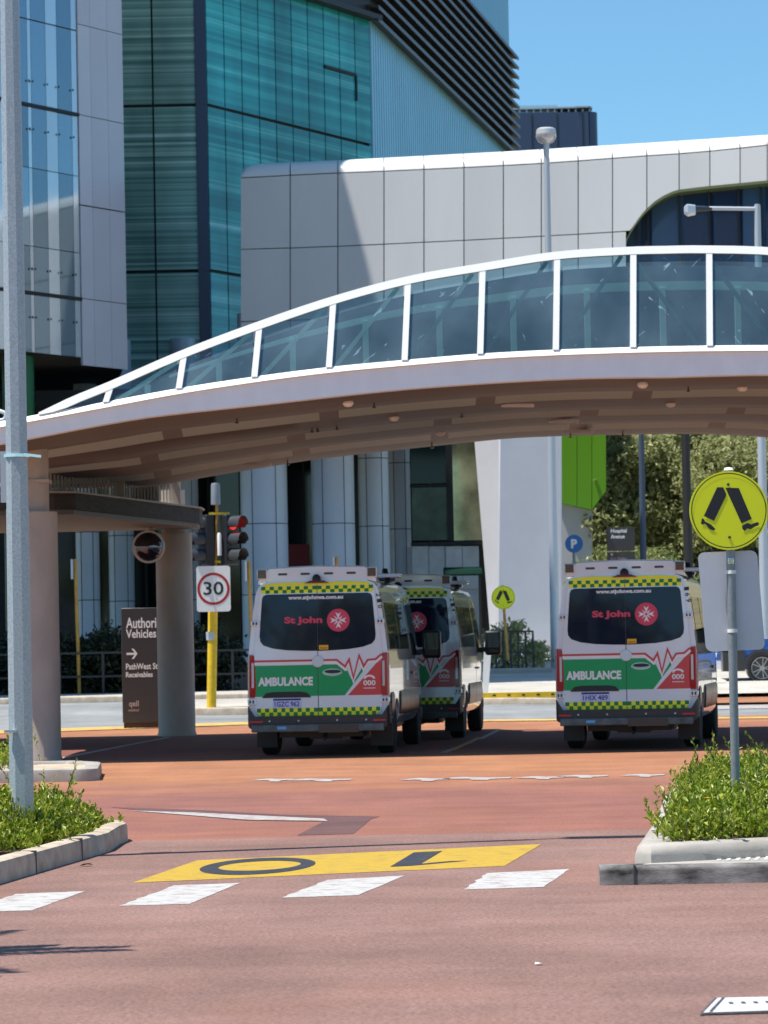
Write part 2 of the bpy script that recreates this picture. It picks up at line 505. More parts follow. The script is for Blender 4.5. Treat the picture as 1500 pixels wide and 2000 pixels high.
M_pier = mat('white_pier_render', (.62,.61,.64), .6, noise=.05, nscale=.8)
M_timber = mat('weathered_timber', (.38,.30,.19), .8, noise=.2, nscale=12, stretch=(1,1,.1))
M_blackrail = mat('black_fence_metal', (.035,.032,.032), .5)
M_bark = mat('bark', (.13,.10,.075), .9, noise=.3, nscale=12)
M_leaf_bed = leaf_mat('bed_leaf', (.09,.15,.006), (.21,.29,.012), (.50,.52,.08))
M_flower = mat('yellow_petal', (.80,.50,.01), .5)
M_leaf_olive = leaf_mat('olive_gum_leaf', (.27,.29,.12), (.41,.43,.19), (.54,.55,.28), trans=.5)
M_leaf_pale = leaf_mat('pale_green_leaf', (.19,.23,.07), (.32,.36,.12), (.46,.49,.22), trans=.4)
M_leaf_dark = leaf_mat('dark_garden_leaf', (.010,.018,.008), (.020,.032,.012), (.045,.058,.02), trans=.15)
M_sage = banded_glass('sage_frit_glass', ((.045,.14,.125), (.16,.33,.275), (.34,.53,.45), (.90,.98,.95)), 6.0, .25, .4)  # paler, greener frit glass for the tower front
M_teal = banded_glass('turquoise_frit_glass', ((.006,.15,.18), (.015,.27,.30), (.04,.41,.40), (.38,.70,.74)), 3.0, .12, .5)
M_skyglass = mat('blue_mirror_glass', (.24,.31,.36), .05, .85, .8)
M_skyglass_pale = mat('pale_blue_mirror_glass', (.58,.63,.66), .12, .7, .8)
M_navyglass = mat('navy_window_glass', (.018,.04,.09), .05, 0, .8)
M_navyglass2 = mat('slate_window_glass', (.05,.11,.20), .08, 0, .8)
M_fritdark = mat('undercroft_glass', (.006,.008,.010), .06, 0, .6)

for q_, lo_, hi_ in ((M_white_clad, .93, 1.05), (M_lilac_clad, .93, 1.06), (M_skyglass, .8, 1.25), (M_skyglass_pale, .88, 1.12), (M_bluegrey_clad, .92, 1.05), (M_greenclad, .94, 1.05), (M_concrete, .9, 1.08)):
    vary(q_.node_tree, q_.node_tree.nodes['Principled BSDF'], lo_, hi_)
# ================================================================== GROUND
EDG = [-40, 0, 63, 64, 98, 1500]
def strip(mb, xs, y0, y1, h):
    # one sheet over x in xs between y0 and y1 following the terrain
    ys = sorted({y0, y1, *[e for e in EDG if y0 < e < y1]})
    vs = [(x, y, terrain_z(y) + h) for y in ys for x in xs]
    n = len(xs)
    fs = [(j*n+i, j*n+i+1, (j+1)*n+i+1, (j+1)*n+i) for j in range(len(ys)-1) for i in range(n-1)]
    mb.add(vs, fs)
def flat_poly(name, pts, h, m_, label=None, cat=None, kind='structure', group=None):
    mb = MB(); mb.add([(p[0], p[1], terrain_z(p[1]) + h) for p in pts], [tuple(range(len(pts)))])
    return T(mb.build(name, m_), label, cat, group, kind)

g = MB(); strip(g, [-1500, 1500], -150, 1500, -.02)
T(g.build('ground', M_grass), 'dry grassy ground sloping gently up behind the road', 'ground', kind='structure')
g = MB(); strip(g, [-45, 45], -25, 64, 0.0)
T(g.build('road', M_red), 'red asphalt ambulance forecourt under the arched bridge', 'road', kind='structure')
g = MB(); strip(g, [-45, 45], 64, 75.4, 0.0)
T(g.build('cross_road', M_grey_road), 'grey asphalt road running across behind the ambulances', 'road', kind='structure')
# worn pink raised crossing in front, with a slightly slanted far joint
jl, jr = gnd(250, 1643), gnd(1262, 1621)
dxy = (jr.y - jl.y) / (jr.x - jl.x)
flat_poly('crossing_platform', [(-45, -25), (45, -25), (45, jr.y + dxy*(45-jr.x)*.3), (jr.x, jr.y), (jl.x, jl.y), (-45, jl.y + dxy*(-45-jl.x)*.3)], .004, M_road,
          'worn pinkish asphalt of the pedestrian crossing in the foreground', 'road')
def hill_z(x, y): return .95 + max(0, y - 105) * .27 * min(1, max(0, (x - 6.5) / 3.5)) if y < 140 else .95 + 9.45
hm_ = MB(); hx = [6.5, 7.5, 9, 10, 14, 20, 30, 60]; hy = [103, 106, 110, 115, 120, 128, 139.9]
hm_.add([(x, y, hill_z(x, y) + .02) for y in hy for x in hx], [(j*8+i, j*8+i+1, (j+1)*8+i+1, (j+1)*8+i) for j in range(6) for i in range(7)])
T(hm_.build('wooded_slope', M_grass, smooth=60), 'dry grassy slope under the gum trees at right', 'hill', kind='structure')
# ---- road markings
def mark(name, pxs, m_, h=.012, label=None, cat='road marking', group=None):
    return flat_poly(name, [gnd(*p) for p in pxs], h, m_, label, cat, 'structure', group)
key_lab = 'white painted crossing blocks'
for pxs, lb in (([(-70,1783),(62,1780),(168,1742),(30,1748)], 'white crossing block cut by the left picture edge'),
            ([(232,1771),(370,1767),(470,1726),(340,1731)], 'white crossing block below the painted 0'),
            ([(550,1755),(700,1750),(790,1712),(640,1720)], 'white crossing block below the middle of the yellow panel'),
            ([(905,1739),(1062,1734),(1113,1699),(952,1707)], 'white crossing block nearest the dark kerb')):
    rj = random.Random(pxs[1][0])
    def rag(a_, b_, n_, amp):
        return [a_] + [(a_[0] + (b_[0]-a_[0])*k/n_ + rj.uniform(-amp, amp), a_[1] + (b_[1]-a_[1])*k/n_ + rj.uniform(-.3, .3)) for k in range(1, n_)]
    pxs = rag(pxs[0], pxs[1], 5, 1) + rag(pxs[1], pxs[2], 7, 1.5) + rag(pxs[2], pxs[3], 5, 1) + rag(pxs[3], pxs[0], 11, 4)
    mark('crossing_block', pxs, M_white_paint, .0065, lb, 'road marking', key_lab)
mark('speed_panel', [(258,1726),(985,1693),(1058,1650),(385,1682)], M_yellow_paint, .0065, 'yellow painted road panel carrying an upside down 10', 'road marking')
# the figures of the panel, drawn on the road for drivers coming the other way
px_o = []
no, ni = 40, 40
def ell(cx, cy, a, b, sh, n=44):
    out = []
    for k in range(n):
        t = 2*math.pi*k/n
        x, y = a*math.cos(t), b*math.sin(t)
        out.append((cx + x - sh*y, cy + y - .035*x))
    return out
zo = MB()
o1 = [gnd(*p) for p in ell(503, 1694, 112, 16.5, 1.05)]; o2 = [gnd(*p) for p in ell(507, 1693, 80, 9.5, 1.2)]
n = len(o1)
zo.add([(p.x, p.y, .009) for p in o1 + o2], [(i, (i+1) % n, n + (i+1) % n, n + i) for i in range(n)])
one = [(762,1695),(805,1693),(915,1683),(878,1684),(822,1689),(864,1664),(808,1667)]
pp = [gnd(*p) for p in one]
zo.add([(p.x, p.y, .009) for p in pp], [tuple(range(len(pp)))])
T(zo.build('speed_figures', M_black_paint), 'black figures 10 painted upside down on the yellow panel', 'road marking', kind='structure')
mark('road_patch', [(215,1577),(380,1582),(560,1592),(742,1595),(725,1600),(690,1629),(580,1632),(632,1605),(480,1603),(380,1594)], M_patch, .003, 'dark red tar patch where an old arrow was painted over', 'road patch')
mark('turn_line', [(255,1584),(380,1588),(633,1600),(640,1604.5),(480,1602)], M_worn_white, .006, 'white tapering line beside the dark red patch', 'road marking')
wl = []
for k, (a, b, y) in enumerate(((490,575,1524),(560,690,1524),(780,880,1523),(860,1000,1521),(1005,1105,1519.5),(1085,1190,1517),(1210,1300,1515))):
    q = [(a,y+1.5),(a+18,y-1),(a+40,y-2.6),(b-(b-a)*.35,y-1.6),(b,y-2.2),(b-4,y),(b-(b-a)*.3,y+1.2),(b-(b-a)*.34,y+3.4),(a+(b-a)*.45,y+3.2),(a+(b-a)*.40,y+.9)]
    mark('give_way_dash', q, M_worn_white, .0068, None, 'road marking', 'scuffed white dashes of the give way line')['label'] = 'scuffed white dash of the broken line in front of the ambulances'
mark('bay_line', [(858,1470.5),(874,1470.5),(925,1450),(918,1449.5)], M_worn_white, .004, 'thin white bay line by the left ambulance tyres', 'road marking')
mark('bay_line_yellow', [(876,1466),(890,1466),(942,1441),(932,1441)], M_pale_yellow, .0068, 'yellow stretch of the bay line beside the left ambulances', 'road marking')
mark('bay_line_far', [(931,1444),(943,1444),(980,1425),(972,1425)], M_worn_white, .004, 'white far end of the bay line reaching the sunlight', 'road marking')
mark('bay_line_left', [(110,1481),(122,1482),(334,1440.5),(326,1440)], M_worn_white, .004, 'faded bay line between the two bridge columns', 'road marking')
mark('yellow_edge_line', [(-90,1437),(480,1416),(1000,1409),(1500,1404),(1500,1401),(1000,1406),(480,1411),(-90,1431)], M_pale_yellow, .012, 'faded yellow line along the edge of the grey road', 'road marking')
mark('white_edge_line', [(1238,1390),(1600,1382),(1600,1376),(1238,1382)], M_worn_white, .012, 'white line on the far side of the grey road at right', 'road marking')

# ---- far side: kerb, red strip, pale path
def kerb_line(name, pts, w, h, m_, label, cat='kerb', base=0.0):
    mb = MB(); rows = []
    P = [Vector((p[0], p[1], 0)) for p in pts]
    for i, p in enumerate(P):
        d = (P[min(i+1, len(P)-1)] - P[max(i-1, 0)]).normalized()
        nrm = Vector((-d.y, d.x, 0))
        z = terrain_z(p.y) + base
        r_ = min(.04, h*.3)
        prof = [(0, -.02), (0, h - r_), (r_*.3, h - r_*.3), (r_, h), (w - r_, h), (w, h - r_), (w, -.02)]
        rows.append([(p.x + nrm.x*a, p.y + nrm.y*a, z + b) for a, b in prof])
    mb.loft(rows)
    return T(mb.build(name, m_, smooth=35), label, cat)
kr = [gnd(px, py) for px, py in ((640,1378),(820,1377),(1000,1376),(1120,1376),(1250,1372))]
kr = [(k.x, k.y) for k in kr]
kerb_line('far_kerb', [(p[0], p[1]) for p in kr], .2, .15, M_kerb, 'pale kerb along the far side of the grey road')
pk = MB()
y0 = kr[2][1] + .2
xs = [-1.6, 12.0]
ys = [y0, 98, 112]
pk.add([(x, y, terrain_z(y) + .14) for y in ys for x in xs], [(0,1,3,2),(2,3,5,4)])
T(pk.build('far_path', M_path), 'pale concrete path rising to the white pier', 'path', kind='structure')
g = MB(); strip(g, [kr[-1][0], 45], 68.2, 72.6, .05)
T(g.build('red_path_strip', M_red), 'red paved strip beyond the grey road at right', 'path', kind='structure')
g = MB(); strip(g, [kr[-1][0] + .0, 45], 72.6, 96, .06)
T(g.build('pale_path', M_path), 'bright pale path where the parked car stands', 'path', kind='structure')
g = MB(); strip(g, [-45, -1.6], 75.7, 77.2, .14)
T(g.build('left_path', M_path), 'shaded footpath in front of the black fence', 'path', kind='structure')
kerb_line('fence_kerb', [(-45, 75.4), (-20, 75.4), (-1.6, 75.4)], .2, .15, M_kerb, 'kerb in the shade below the black fence')
g = MB(); strip(g, [-45, -1.6], 77.2, 100, .10)
T(g.build('garden_soil', M_soil), 'dark soil of the garden behind the black fence', 'soil', kind='structure')
g = MB(); strip(g, [-45, -8.5], 70.3, 74.2, .01)
# yellow kerb-side strip in front of the pale path
yk = MB()
yk.box((.9, kr[2][1]+.22, terrain_z(kr[2][1]) + .142), (3.9, kr[2][1]+.38, terrain_z(kr[2][1]) + .27))
for k in range(9):
    x = 1.05 + k*.33
    yk.box((x, kr[2][1]+.215, terrain_z(kr[2][1]) + .19), (x+.07, kr[2][1]+.222, terrain_z(kr[2][1]) + .23), 1)
T(yk.build('wheel_stop', [M_postyellow, M_black], bevel=.02), 'long yellow wheel stop with dark slots behind the far kerb', 'wheel stop')

# traffic island under the traffic light
isl = [gnd(330,1398), gnd(520,1396), gnd(700,1392)]
tl = MB()
tl.add([(isl[0].x, isl[0].y, terrain_z(isl[0].y)+.16), (isl[2].x, isl[2].y, terrain_z(isl[2].y)+.16), (isl[2].x, 72.6, terrain_z(72.6)+.16), (isl[0].x, 72.6, terrain_z(72.6)+.16)], [(0,1,2,3)])
isle = empty('traffic_island', (isl[1].x, isl[1].y, 0)); T(isle, 'pale concrete traffic island under the yellow signal post', 'island')
tl.build('island_top', M_path, isle)
k_ = kerb_line('island_kerb', [(p.x, p.y) for p in isl], .2, .165, M_kerb, None, None)
for key in list(k_.keys()):
    if key in ('label', 'category'): del k_[key]
k_.parent = isle; k_.matrix_parent_inverse = Matrix.Translation(-isle.location)

# ---- planting island at left (front)
def offset_poly(pts, d):
    out = []; n = len(pts)
    for i in range(n):
        a, b, c = Vector(pts[i-1]), Vector(pts[i]), Vector(pts[(i+1) % n])
        e1, e2 = (b-a).normalized(), (c-b).normalized()
        n1, n2 = Vector((-e1.y, e1.x)), Vector((-e2.y, e2.x))
        q = (n1 + n2).normalized()
        out.append(b + q * (d / max(.35, q.dot(n1))))
    return [(p.x, p.y) for p in out]
def kerb_ring(mb, poly, w, h, base, r_=.045):
    # poly counter-clockwise; closed kerb with a rounded arris
    lays = [(0, -.02), (.004, h - r_), (r_*.3, h - r_*.28), (r_, h - .002), (w*.6, h), (w - .02, h - .004), (w, h - .03), (w, -.02)]
    rings = [[(p[0], p[1], base + z) for p in offset_poly(poly, d)] for d, z in lays]
    n = len(poly); k = len(lays)
    vs = [q for r in rings for q in r]
    fs = [(j*n+i, j*n+(i+1) % n, (j+1)*n+(i+1) % n, (j+1)*n+i) for j in range(k-1) for i in range(n)]
    mb.add(vs, fs)
    return offset_poly(poly, w)
def arc(cx, cy, r, a0, a1, n=7):
    return [(cx + r*math.cos(R(a0 + (a1-a0)*k/n)), cy + r*math.sin(R(a0 + (a1-a0)*k/n))) for k in range(n+1)]
eA, eB = gnd(0, 1728), gnd(215, 1664)
dirv = Vector((eB.x-eA.x, eB.y-eA.y)).normalized()
tip = gnd(254, 1641)
L_poly = [(eA.x - dirv.x*9, eA.y - dirv.y*9), (eA.x, eA.y), (eB.x, eB.y)]
L_poly += [(tip.x - .03, tip.y - .55), (tip.x, tip.y - .2), (tip.x - .05, tip.y + .12), (tip.x - .2, tip.y + .36), (tip.x - .5, tip.y + .5), (tip.x - 1.2, tip.y + .62), (-7.5, tip.y + .9), (-7.5, eA.y - 9)]
bed_l = empty('planting_island', (tip.x - 2, 24, 0)); T(bed_l, 'planted traffic island at left with a pale concrete kerb', 'planting island')
mb = MB(); inner = kerb_ring(mb, L_poly, .17, .165, 0)
mb.build('kerb', M_kerb, bed_l, smooth=40)
mb = MB(); mb.add([(p[0], p[1], .10) for p in inner], [tuple(range(len(inner)))]); mb.build('soil', M_soil, bed_l)
L_inner = inner
for t in (.3, .72):
    jn = MB()
    px = Vector((eA.x, eA.y)).lerp(Vector((eB.x, eB.y)), t); nn = Vector((-dirv.y, dirv.x))
    jn.box((-.006, -.004, 0), (.006, .172, .168), 0, lambda u, v, w, px=px, nn=nn: Vector((px.x + dirv.x*u + nn.x*v, px.y + dirv.y*u + nn.y*v, w)))
    jn.build('kerb_joint', M_seam, bed_l)
# paved corner between kerb and plants at the left frame edge
# ---- second island behind
q = gnd(183, 1526)
P2 = [(-9, q.y), (q.x - .25, q.y)] + arc(q.x - .25, q.y + .3, .3, -80, 20, 5) + [(q.x - .1, q.y + 2.2), (q.x - .5, q.y + 2.9), (-9, q.y + 3.1)]
bed_2 = empty('small_island', (q.x - 2, q.y + 1, 0)); T(bed_2, 'small kerbed island behind the tall steel pole at left', 'planting island')
mb = MB(); inner2 = kerb_ring(mb, P2, .2, .16, 0); mb.build('kerb', M_kerb_white, bed_2, smooth=40)
mb = MB(); mb.add([(p[0], p[1], .12) for p in inner2], [tuple(range(len(inner2)))]); mb.build('soil', M_kerb, bed_2)

# ---- planting island at right with drain pit
a, b = gnd(1172, 1731), gnd(1500, 1725)
fx = Vector((b.x-a.x, b.y-a.y)).normalized()
pit = empty('drain_pit', (a.x + 1, a.y + .4, 0)); T(pit, 'low concrete drain pit with slotted lid and tyre blackened front kerb', 'drain')
F = frame((a.x, a.y, 0), (fx.x, fx.y, 0), (-fx.y, fx.x, 0), (0, 0, 1))
mb = MB()
prof = [(0,-.02),(0.002,.098),(.006,.112),(.016,.123),(.032,.129),(.05,.131),(.16,.1315),(.16,-.02)]
mb.loft([[F(u, v, w) for v, w in prof] for u in (0, .015, .06)] + [[F(u, v, w) for v, w in prof] for u in (.6, 1.2, 2.0, 4.5)])
mb.build('front_kerb', M_kerb_dark, pit, smooth=32)
for u in (.22, 1.34, 2.5):
    mb = MB(); mb.box((u, -.003, 0), (u + .012, .06, .134), 0, F); mb.build('kerb_joint', M_seam, pit)
mb = MB(); mb.prism([(.27,.075),(4.5,.075),(4.5,2.4),(2.0,1.5),(.75,.7)], F, -.02, .1335); mb.build('pit_slab', M_kerb_white, pit, bevel=.01)
mb = MB()
for k in range(11):
    u = .78 + k*.062
    mb.box((u, .24, .134), (u + .026, .62, .138), 0, lambda x, y, z: F(x + (y-.26)*.16, y, z))
mb.build('slot_bars', M_signwhite, pit)
mb = MB(); mb.box((1.62, .25, .134), (2.1, .62, .138), 0, F); mb.build('lid_plate', M_galv, pit)
u0 = gnd(1243, 1690, .125)
bed_r = empty('planting_island', (u0.x + 2, u0.y + 2, 0)); T(bed_r, 'planted island at right with a smooth white concrete kerb', 'planting island')
G2 = Vector((fx.x, fx.y)); N2 = Vector((-fx.y, fx.x)); B0 = Vector((u0.x, u0.y + .05))
def rp(u, v): p = B0 + G2*u + N2*v; return (p.x, p.y)
Rp = [rp(.10, 0), rp(.45, .16), rp(1.0, .42), rp(2, .75), rp(6, 1.6), rp(6, 10.8), rp(1.7, 10.8), rp(1.2, 10.3), rp(.95, 9.6), rp(.60, 6.5), rp(.30, 3.0), rp(.05, .6), rp(.0, .15)]
mb = MB(); inr = kerb_ring(mb, Rp, .22, .255, 0, .075); mb.build('kerb', M_kerb_white, bed_r, smooth=75)
mb = MB(); mb.add([(p[0], p[1], .22) for p in inr], [tuple(range(len(inr)))]); mb.build('soil', M_soil, bed_r)
# manhole cover at the bottom right
mh = empty('manhole_cover', gnd(1440, 1970)); T(mh, 'rectangular pale manhole cover in the road at bottom right', 'manhole cover')
def gsheet(name, pxs, h, m_):
    mb = MB(); mb.add([tuple(gnd(*p_) + Vector((0,0,h))) for p_ in pxs], [tuple(range(len(pxs)))]); return mb.build(name, m_, mh)
gsheet('frame', [(1366,1986),(1590,1979),(1590,1949),(1396,1953)], .010, M_seam)
gsheet('lid', [(1374,1984),(1590,1977),(1590,1951),(1402,1955)], .014, M_concrete)
gsheet('inner_border', [(1385,1983),(1391,1982.8),(1416,1955.2),(1411,1955.4)], .018, M_seam)
mb = MB()
for k in range(5):
    c_ = gnd(1428 + k*24, 1966 - k*.6)
    mb.box((c_.x-.009, c_.y-.03, .0141), (c_.x+.009, c_.y+.03, .018))
mb.build('lifting_studs', M_seam, mh)

# ================================================================== BRIDGE
YN, YF = 43.8, 55.0
SC = FPX / YN
top_px = [(-160,852),(0,829),(60,818),(210,790),(350,764),(500,741),(650,722),(800,708),(945,696),(1090,688.5),(1240,683.5),(1307,682)]
bot_px = [(-160,884),(0,867),(53,857),(200,829),(300,813),(500,791),(767,762),(950,748),(1133,738.5),(1307,736)]
arch_px = [(75,806),(140,774),(210,745),(350,683),(500,625),(650,573),(800,532),(940,507),(1090,483),(1240,473),(1307,471.5)]
far_px = [(300,952),(370,939),(480,920),(627,897),(907,866),(1000,857),(1100,852.5),(1240,846)]
CXB = at(1307, 700, YN).x
def zlist(pl, Y): return sorted(((CXB - at(a_, b_, Y).x), at(a_, b_, Y).z) for a_, b_ in pl)
ZT, ZB, ZA = zlist(top_px, YN), zlist(bot_px, YN), zlist(arch_px, YN)
fz = [(CXB - at(a_, b_, YF).x, at(a_, b_, YF).z) for a_, b_ in far_px]
ZF = sorted([p for p in fz if p[0] > 0])
zT = lambda x: smooth_interp(abs(CXB - x), ZT)
zB = lambda x: smooth_interp(abs(CXB - x), ZB)
zA = lambda x: smooth_interp(abs(CXB - x), ZA)
zF = lambda x: smooth_interp(abs(CXB - x), ZF)
X0, X1 = CXB - ZT[-1][0], CXB + ZT[-1][0]
SA = ZA[-1][0]                                  # half length of the glazed arch
TILT = .34
def wall_pt(x, z, n=0.0):                       # glazed wall leaning back from the deck edge
    return Vector((x, YN + .02 + (z - zT(x)) * TILT + n, z))
NX = 72
XS = [X0 + (X1 - X0) * k / NX for k in range(NX + 1)]
bridge = empty('footbridge', (CXB, YN, 0)); T(bridge, 'arched white footbridge with tinted glass screens spanning over the ambulances', 'bridge')
mb = MB()
mb.loft([[(x, YN, zB(x)), (x, YN, zT(x) - .045), (x, YN + .25, zT(x) - .045), (x, YN + .25, zB(x))] for x in XS])
mb.build('fascia', M_fascia, bridge, smooth=40)
mb = MB()
mb.loft([[(x, YN - .05, zT(x) - .042), (x, YN - .045, zT(x) - .03), (x, YN + .03, zT(x) + .045), (x, YN + .16, zT(x) + .05), (x, YN + .16, zT(x) - .042)] for x in XS])
mb.build('sill_rail', M_white_frame, bridge, smooth=40)
# soffit: ribs run the length of the deck
prof = [(.252,0),(.9,-.05),(1.9,-.03),(2.25,.10),(3.0,.10),(3.15,0),(4.2,-.06),(5.3,-.02),(5.5,.10),(6.15,.10),(6.3,0),(7.3,-.05),(8.2,-.02),(8.4,.10),(9.05,.10),(9.2,0),(10.2,-.03),(11.1,0),(11.2,.05),(11.2,.55)]
rows = []
XSF = [x for x in XS]
def sof(x, dy, dz):
    w = dy / (YF - YN)
    return (x, YN + dy, zB(x) * (1-w) + zF(x) * w + dz)
for x in XSF:
    r_ = [sof(x, dy, dz) for dy, dz in prof]
    r_ += [(x, YF + .2, zT(x)), (x, YN + .252, zT(x) - .05)]
    rows.append(r_)
mb = MB(); mb.loft(rows); mb.build('soffit', M_soffit, bridge, smooth=30)
# pale strips with grey blanks set in the far side of each recess
for dy in (2.55, 5.72, 8.62):
    mb = MB()
    for k in range(NX):
        xa, xb = XS[k], XS[k+1]
        p0, p1, p2, p3 = sof(xa, dy, .085), sof(xb, dy, .085), sof(xb, dy + .58, -.035), sof(xa, dy + .58, -.035)
        blank = (k + int(dy*3)) % 8 == 2
        mb.add([p0, p1, p2, p3], [(0, 1, 2, 3)], 1 if blank else 0)
    mb.build('light_strip', [M_slot, M_slotdark], bridge)
rs = random.Random(3)
for k, (px, py) in enumerate(((505,905),(680,793),(770,823),(860,846),(1010,778),(1130,832),(1255,752),(1100,808),(1310,790),(1450,772))):
    dy = [9.6, .7, 3.9, 7.6, 3.5, 9.4, .6, 7.0, 4.0, 1.5][k]
    x = at(px, py, YN + dy).x
    c_ = Vector(sof(x, dy, -.06))
    mb = MB()
    if k in (0, 4, 5, 7): mb.bar(c_ + Vector((-.22, .1, .02)), c_ + Vector((.22, -.3, -.02)), .07, .05)
    else: mb.lathe([(.02, .06), (.07, .04), (.08, .0), (.05, -.04), (.0, -.05)], c_, 12)
    mb.build('lamp' if k in (0,4,5,7) else 'dome_light', M_signwhite, bridge, smooth=40)
for k in range(14):
    x = CXB - SA + rs.uniform(.5, 14.5); dy = rs.choice([1.2, 4.2, 7.2, 10.0])
    c_ = Vector(sof(x, dy, -.05))
    mb = MB(); mb.tube([c_ + Vector((0,0,.05)), c_ + Vector((0,0,-.05))], .012, 6); mb.lathe([(.035, -.05), (.035, -.06), (.01, -.07)], c_, 8)
    mb.build('sprinkler', M_trim, bridge)
# arched top rail and mullions
def arch_row(x, w0, w1):
    s = (zA(x + .05) - zA(x - .05)) / .1; nn = 1 / math.sqrt(1 + s*s)
    a_, z_ = zA(x), zT(x)
    top = max(a_, z_ + .055)
    lo = max(z_ + .035, top - .115 / nn)
    return [wall_pt(x, lo, -.05), wall_pt(x, top, -.05), wall_pt(x, top, .07), wall_pt(x, lo, .07)]
AX = [CXB - SA + 2*SA*k/90 for k in range(91)]
mb = MB(); mb.loft([arch_row(x, 0, 0) for x in AX]); mb.build('arch_rail', M_white_frame, bridge, smooth=40)
base_px = [205, 348, 496, 642, 790, 938, 1086, 1237, 1387]
bx = [at(p_, 700, YN).x for p_ in base_px]
mull = bx + [2*CXB - x for x in reversed(bx[:-2])]
def lean(x): return .075 * (1 if x < CXB + 1 else max(-1, 1 - (x - CXB - 1) / 2))
for x in mull:
    mb = MB(); w = .043
    zt0, zt1 = zT(x) + .04, zA(x + lean(x)) - .06
    if zt1 - zt0 < .08: continue
    p = [wall_pt(x - w, zt0, -.045), wall_pt(x + w, zt0, -.045), wall_pt(x + w, zt0, .05), wall_pt(x - w, zt0, .05)]
    l_ = lean(x)
    def tp(xx, n_): q_ = wall_pt(xx, zt1, n_); return q_
    p += [tp(x + l_ - w, -.045), tp(x + l_ + w, -.045), tp(x + l_ + w, .05), tp(x + l_ - w, .05)]
    mb.hexa(p); mb.build('mullion', M_white_frame, bridge)
# tinted panes with scratches
def scratched_glass(name):
    m_ = bpy.data.materials.new(name); m_.use_nodes = True
    nt = m_.node_tree; L = nt.links
    for nn in list(nt.nodes):
        if nn.type != 'OUTPUT_MATERIAL': nt.nodes.remove(nn)
    out = nt.nodes['Material Output']
    geo = nt.nodes.new('ShaderNodeNewGeometry').outputs['Position']
    tr = nt.nodes.new('ShaderNodeBsdfTransparent'); tr.inputs[0].default_value = (.33, .53, .60, 1)
    gl = nt.nodes.new('ShaderNodeBsdfGlossy'); gl.inputs['Color'].default_value = (.5, .75, .9, 1); gl.inputs['Roughness'].default_value = .12
    lw = nt.nodes.new('ShaderNodeLayerWeight'); lw.inputs[0].default_value = .32
    m1 = nt.nodes.new('ShaderNodeMixShader'); L.new(lw.outputs['Fresnel'], m1.inputs[0]); L.new(tr.outputs[0], m1.inputs[1]); L.new(gl.outputs[0], m1.inputs[2])
    df = nt.nodes.new('ShaderNodeBsdfDiffuse'); df.inputs[0].default_value = (.45, .66, .78, 1)
    def scr(rot, sc, pos):
        m0 = nt.nodes.new('ShaderNodeMapping'); m0.inputs['Rotation'].default_value = (0, rot, 0); L.new(geo, m0.inputs[0])
        mp = nt.nodes.new('ShaderNodeMapping'); mp.inputs['Scale'].default_value = sc
        L.new(m0.outputs[0], mp.inputs[0])
        n_ = nt.nodes.new('ShaderNodeTexNoise'); n_.inputs['Scale'].default_value = 1; n_.inputs['Detail'].default_value = 3; n_.inputs['Distortion'].default_value = .6
        L.new(mp.outputs[0], n_.inputs[0])
        rp_ = nt.nodes.new('ShaderNodeValToRGB'); rp_.color_ramp.elements[0].position = pos; rp_.color_ramp.elements[1].position = pos + .05
        L.new(n_.outputs['Fac'], rp_.inputs[0]); return rp_.outputs[0]
    def mx(op, a_, b_):
        q_ = nt.nodes.new('ShaderNodeMath'); q_.operation = op
        for i_, s_ in ((0, a_), (1, b_)):
            if isinstance(s_, (int, float)): q_.inputs[i_].default_value = s_
            else: L.new(s_, q_.inputs[i_])
        return q_.outputs[0]
    smudge = nt.nodes.new('ShaderNodeTexNoise'); smudge.inputs['Scale'].default_value = .9; smudge.inputs['Detail'].default_value = 4; L.new(geo, smudge.inputs[0])
    f = mx('MULTIPLY', mx('MAXIMUM', scr(R(38), (2.6, 4, 17), .69), scr(R(-60), (3.5, 4, 13), .70)), .5)
    sm = nt.nodes.new('ShaderNodeMapRange'); sm.inputs[1].default_value = .35; sm.inputs[2].default_value = .8; sm.inputs[3].default_value = .07; sm.inputs[4].default_value = .22
    L.new(smudge.outputs['Fac'], sm.inputs[0])
    f = mx('MAXIMUM', f, sm.outputs[0])
    m2 = nt.nodes.new('ShaderNodeMixShader'); L.new(f, m2.inputs[0]); L.new(m1.outputs[0], m2.inputs[1]); L.new(df.outputs[0], m2.inputs[2])
    L.new(m2.outputs[0], out.inputs[0])
    MATS[name] = m_
    return m_
M_pane = scratched_glass('scratched_tinted_glass')
ends = [CXB - SA + .35] + mull + [CXB + SA - .35]
for a_, b_ in zip(ends, ends[1:]):
    pts_b, pts_t = [], []
    for k in range(7):
        x = a_ + .045 + (b_ - a_ - .09) * k / 6
        zb_, zt_ = zT(x) + .045, zA(x) - .10
        pts_b.append(wall_pt(x, zb_)); pts_t.append(wall_pt(x + lean(x) * (zt_ - zb_) / 1.5, max(zt_, zb_ + .002)))
    mb = MB()
    mb.add(pts_b + pts_t, [(k, k+1, 8+k, 7+k) for k in range(6)])
    mb.build('glass_pane', M_pane, bridge)
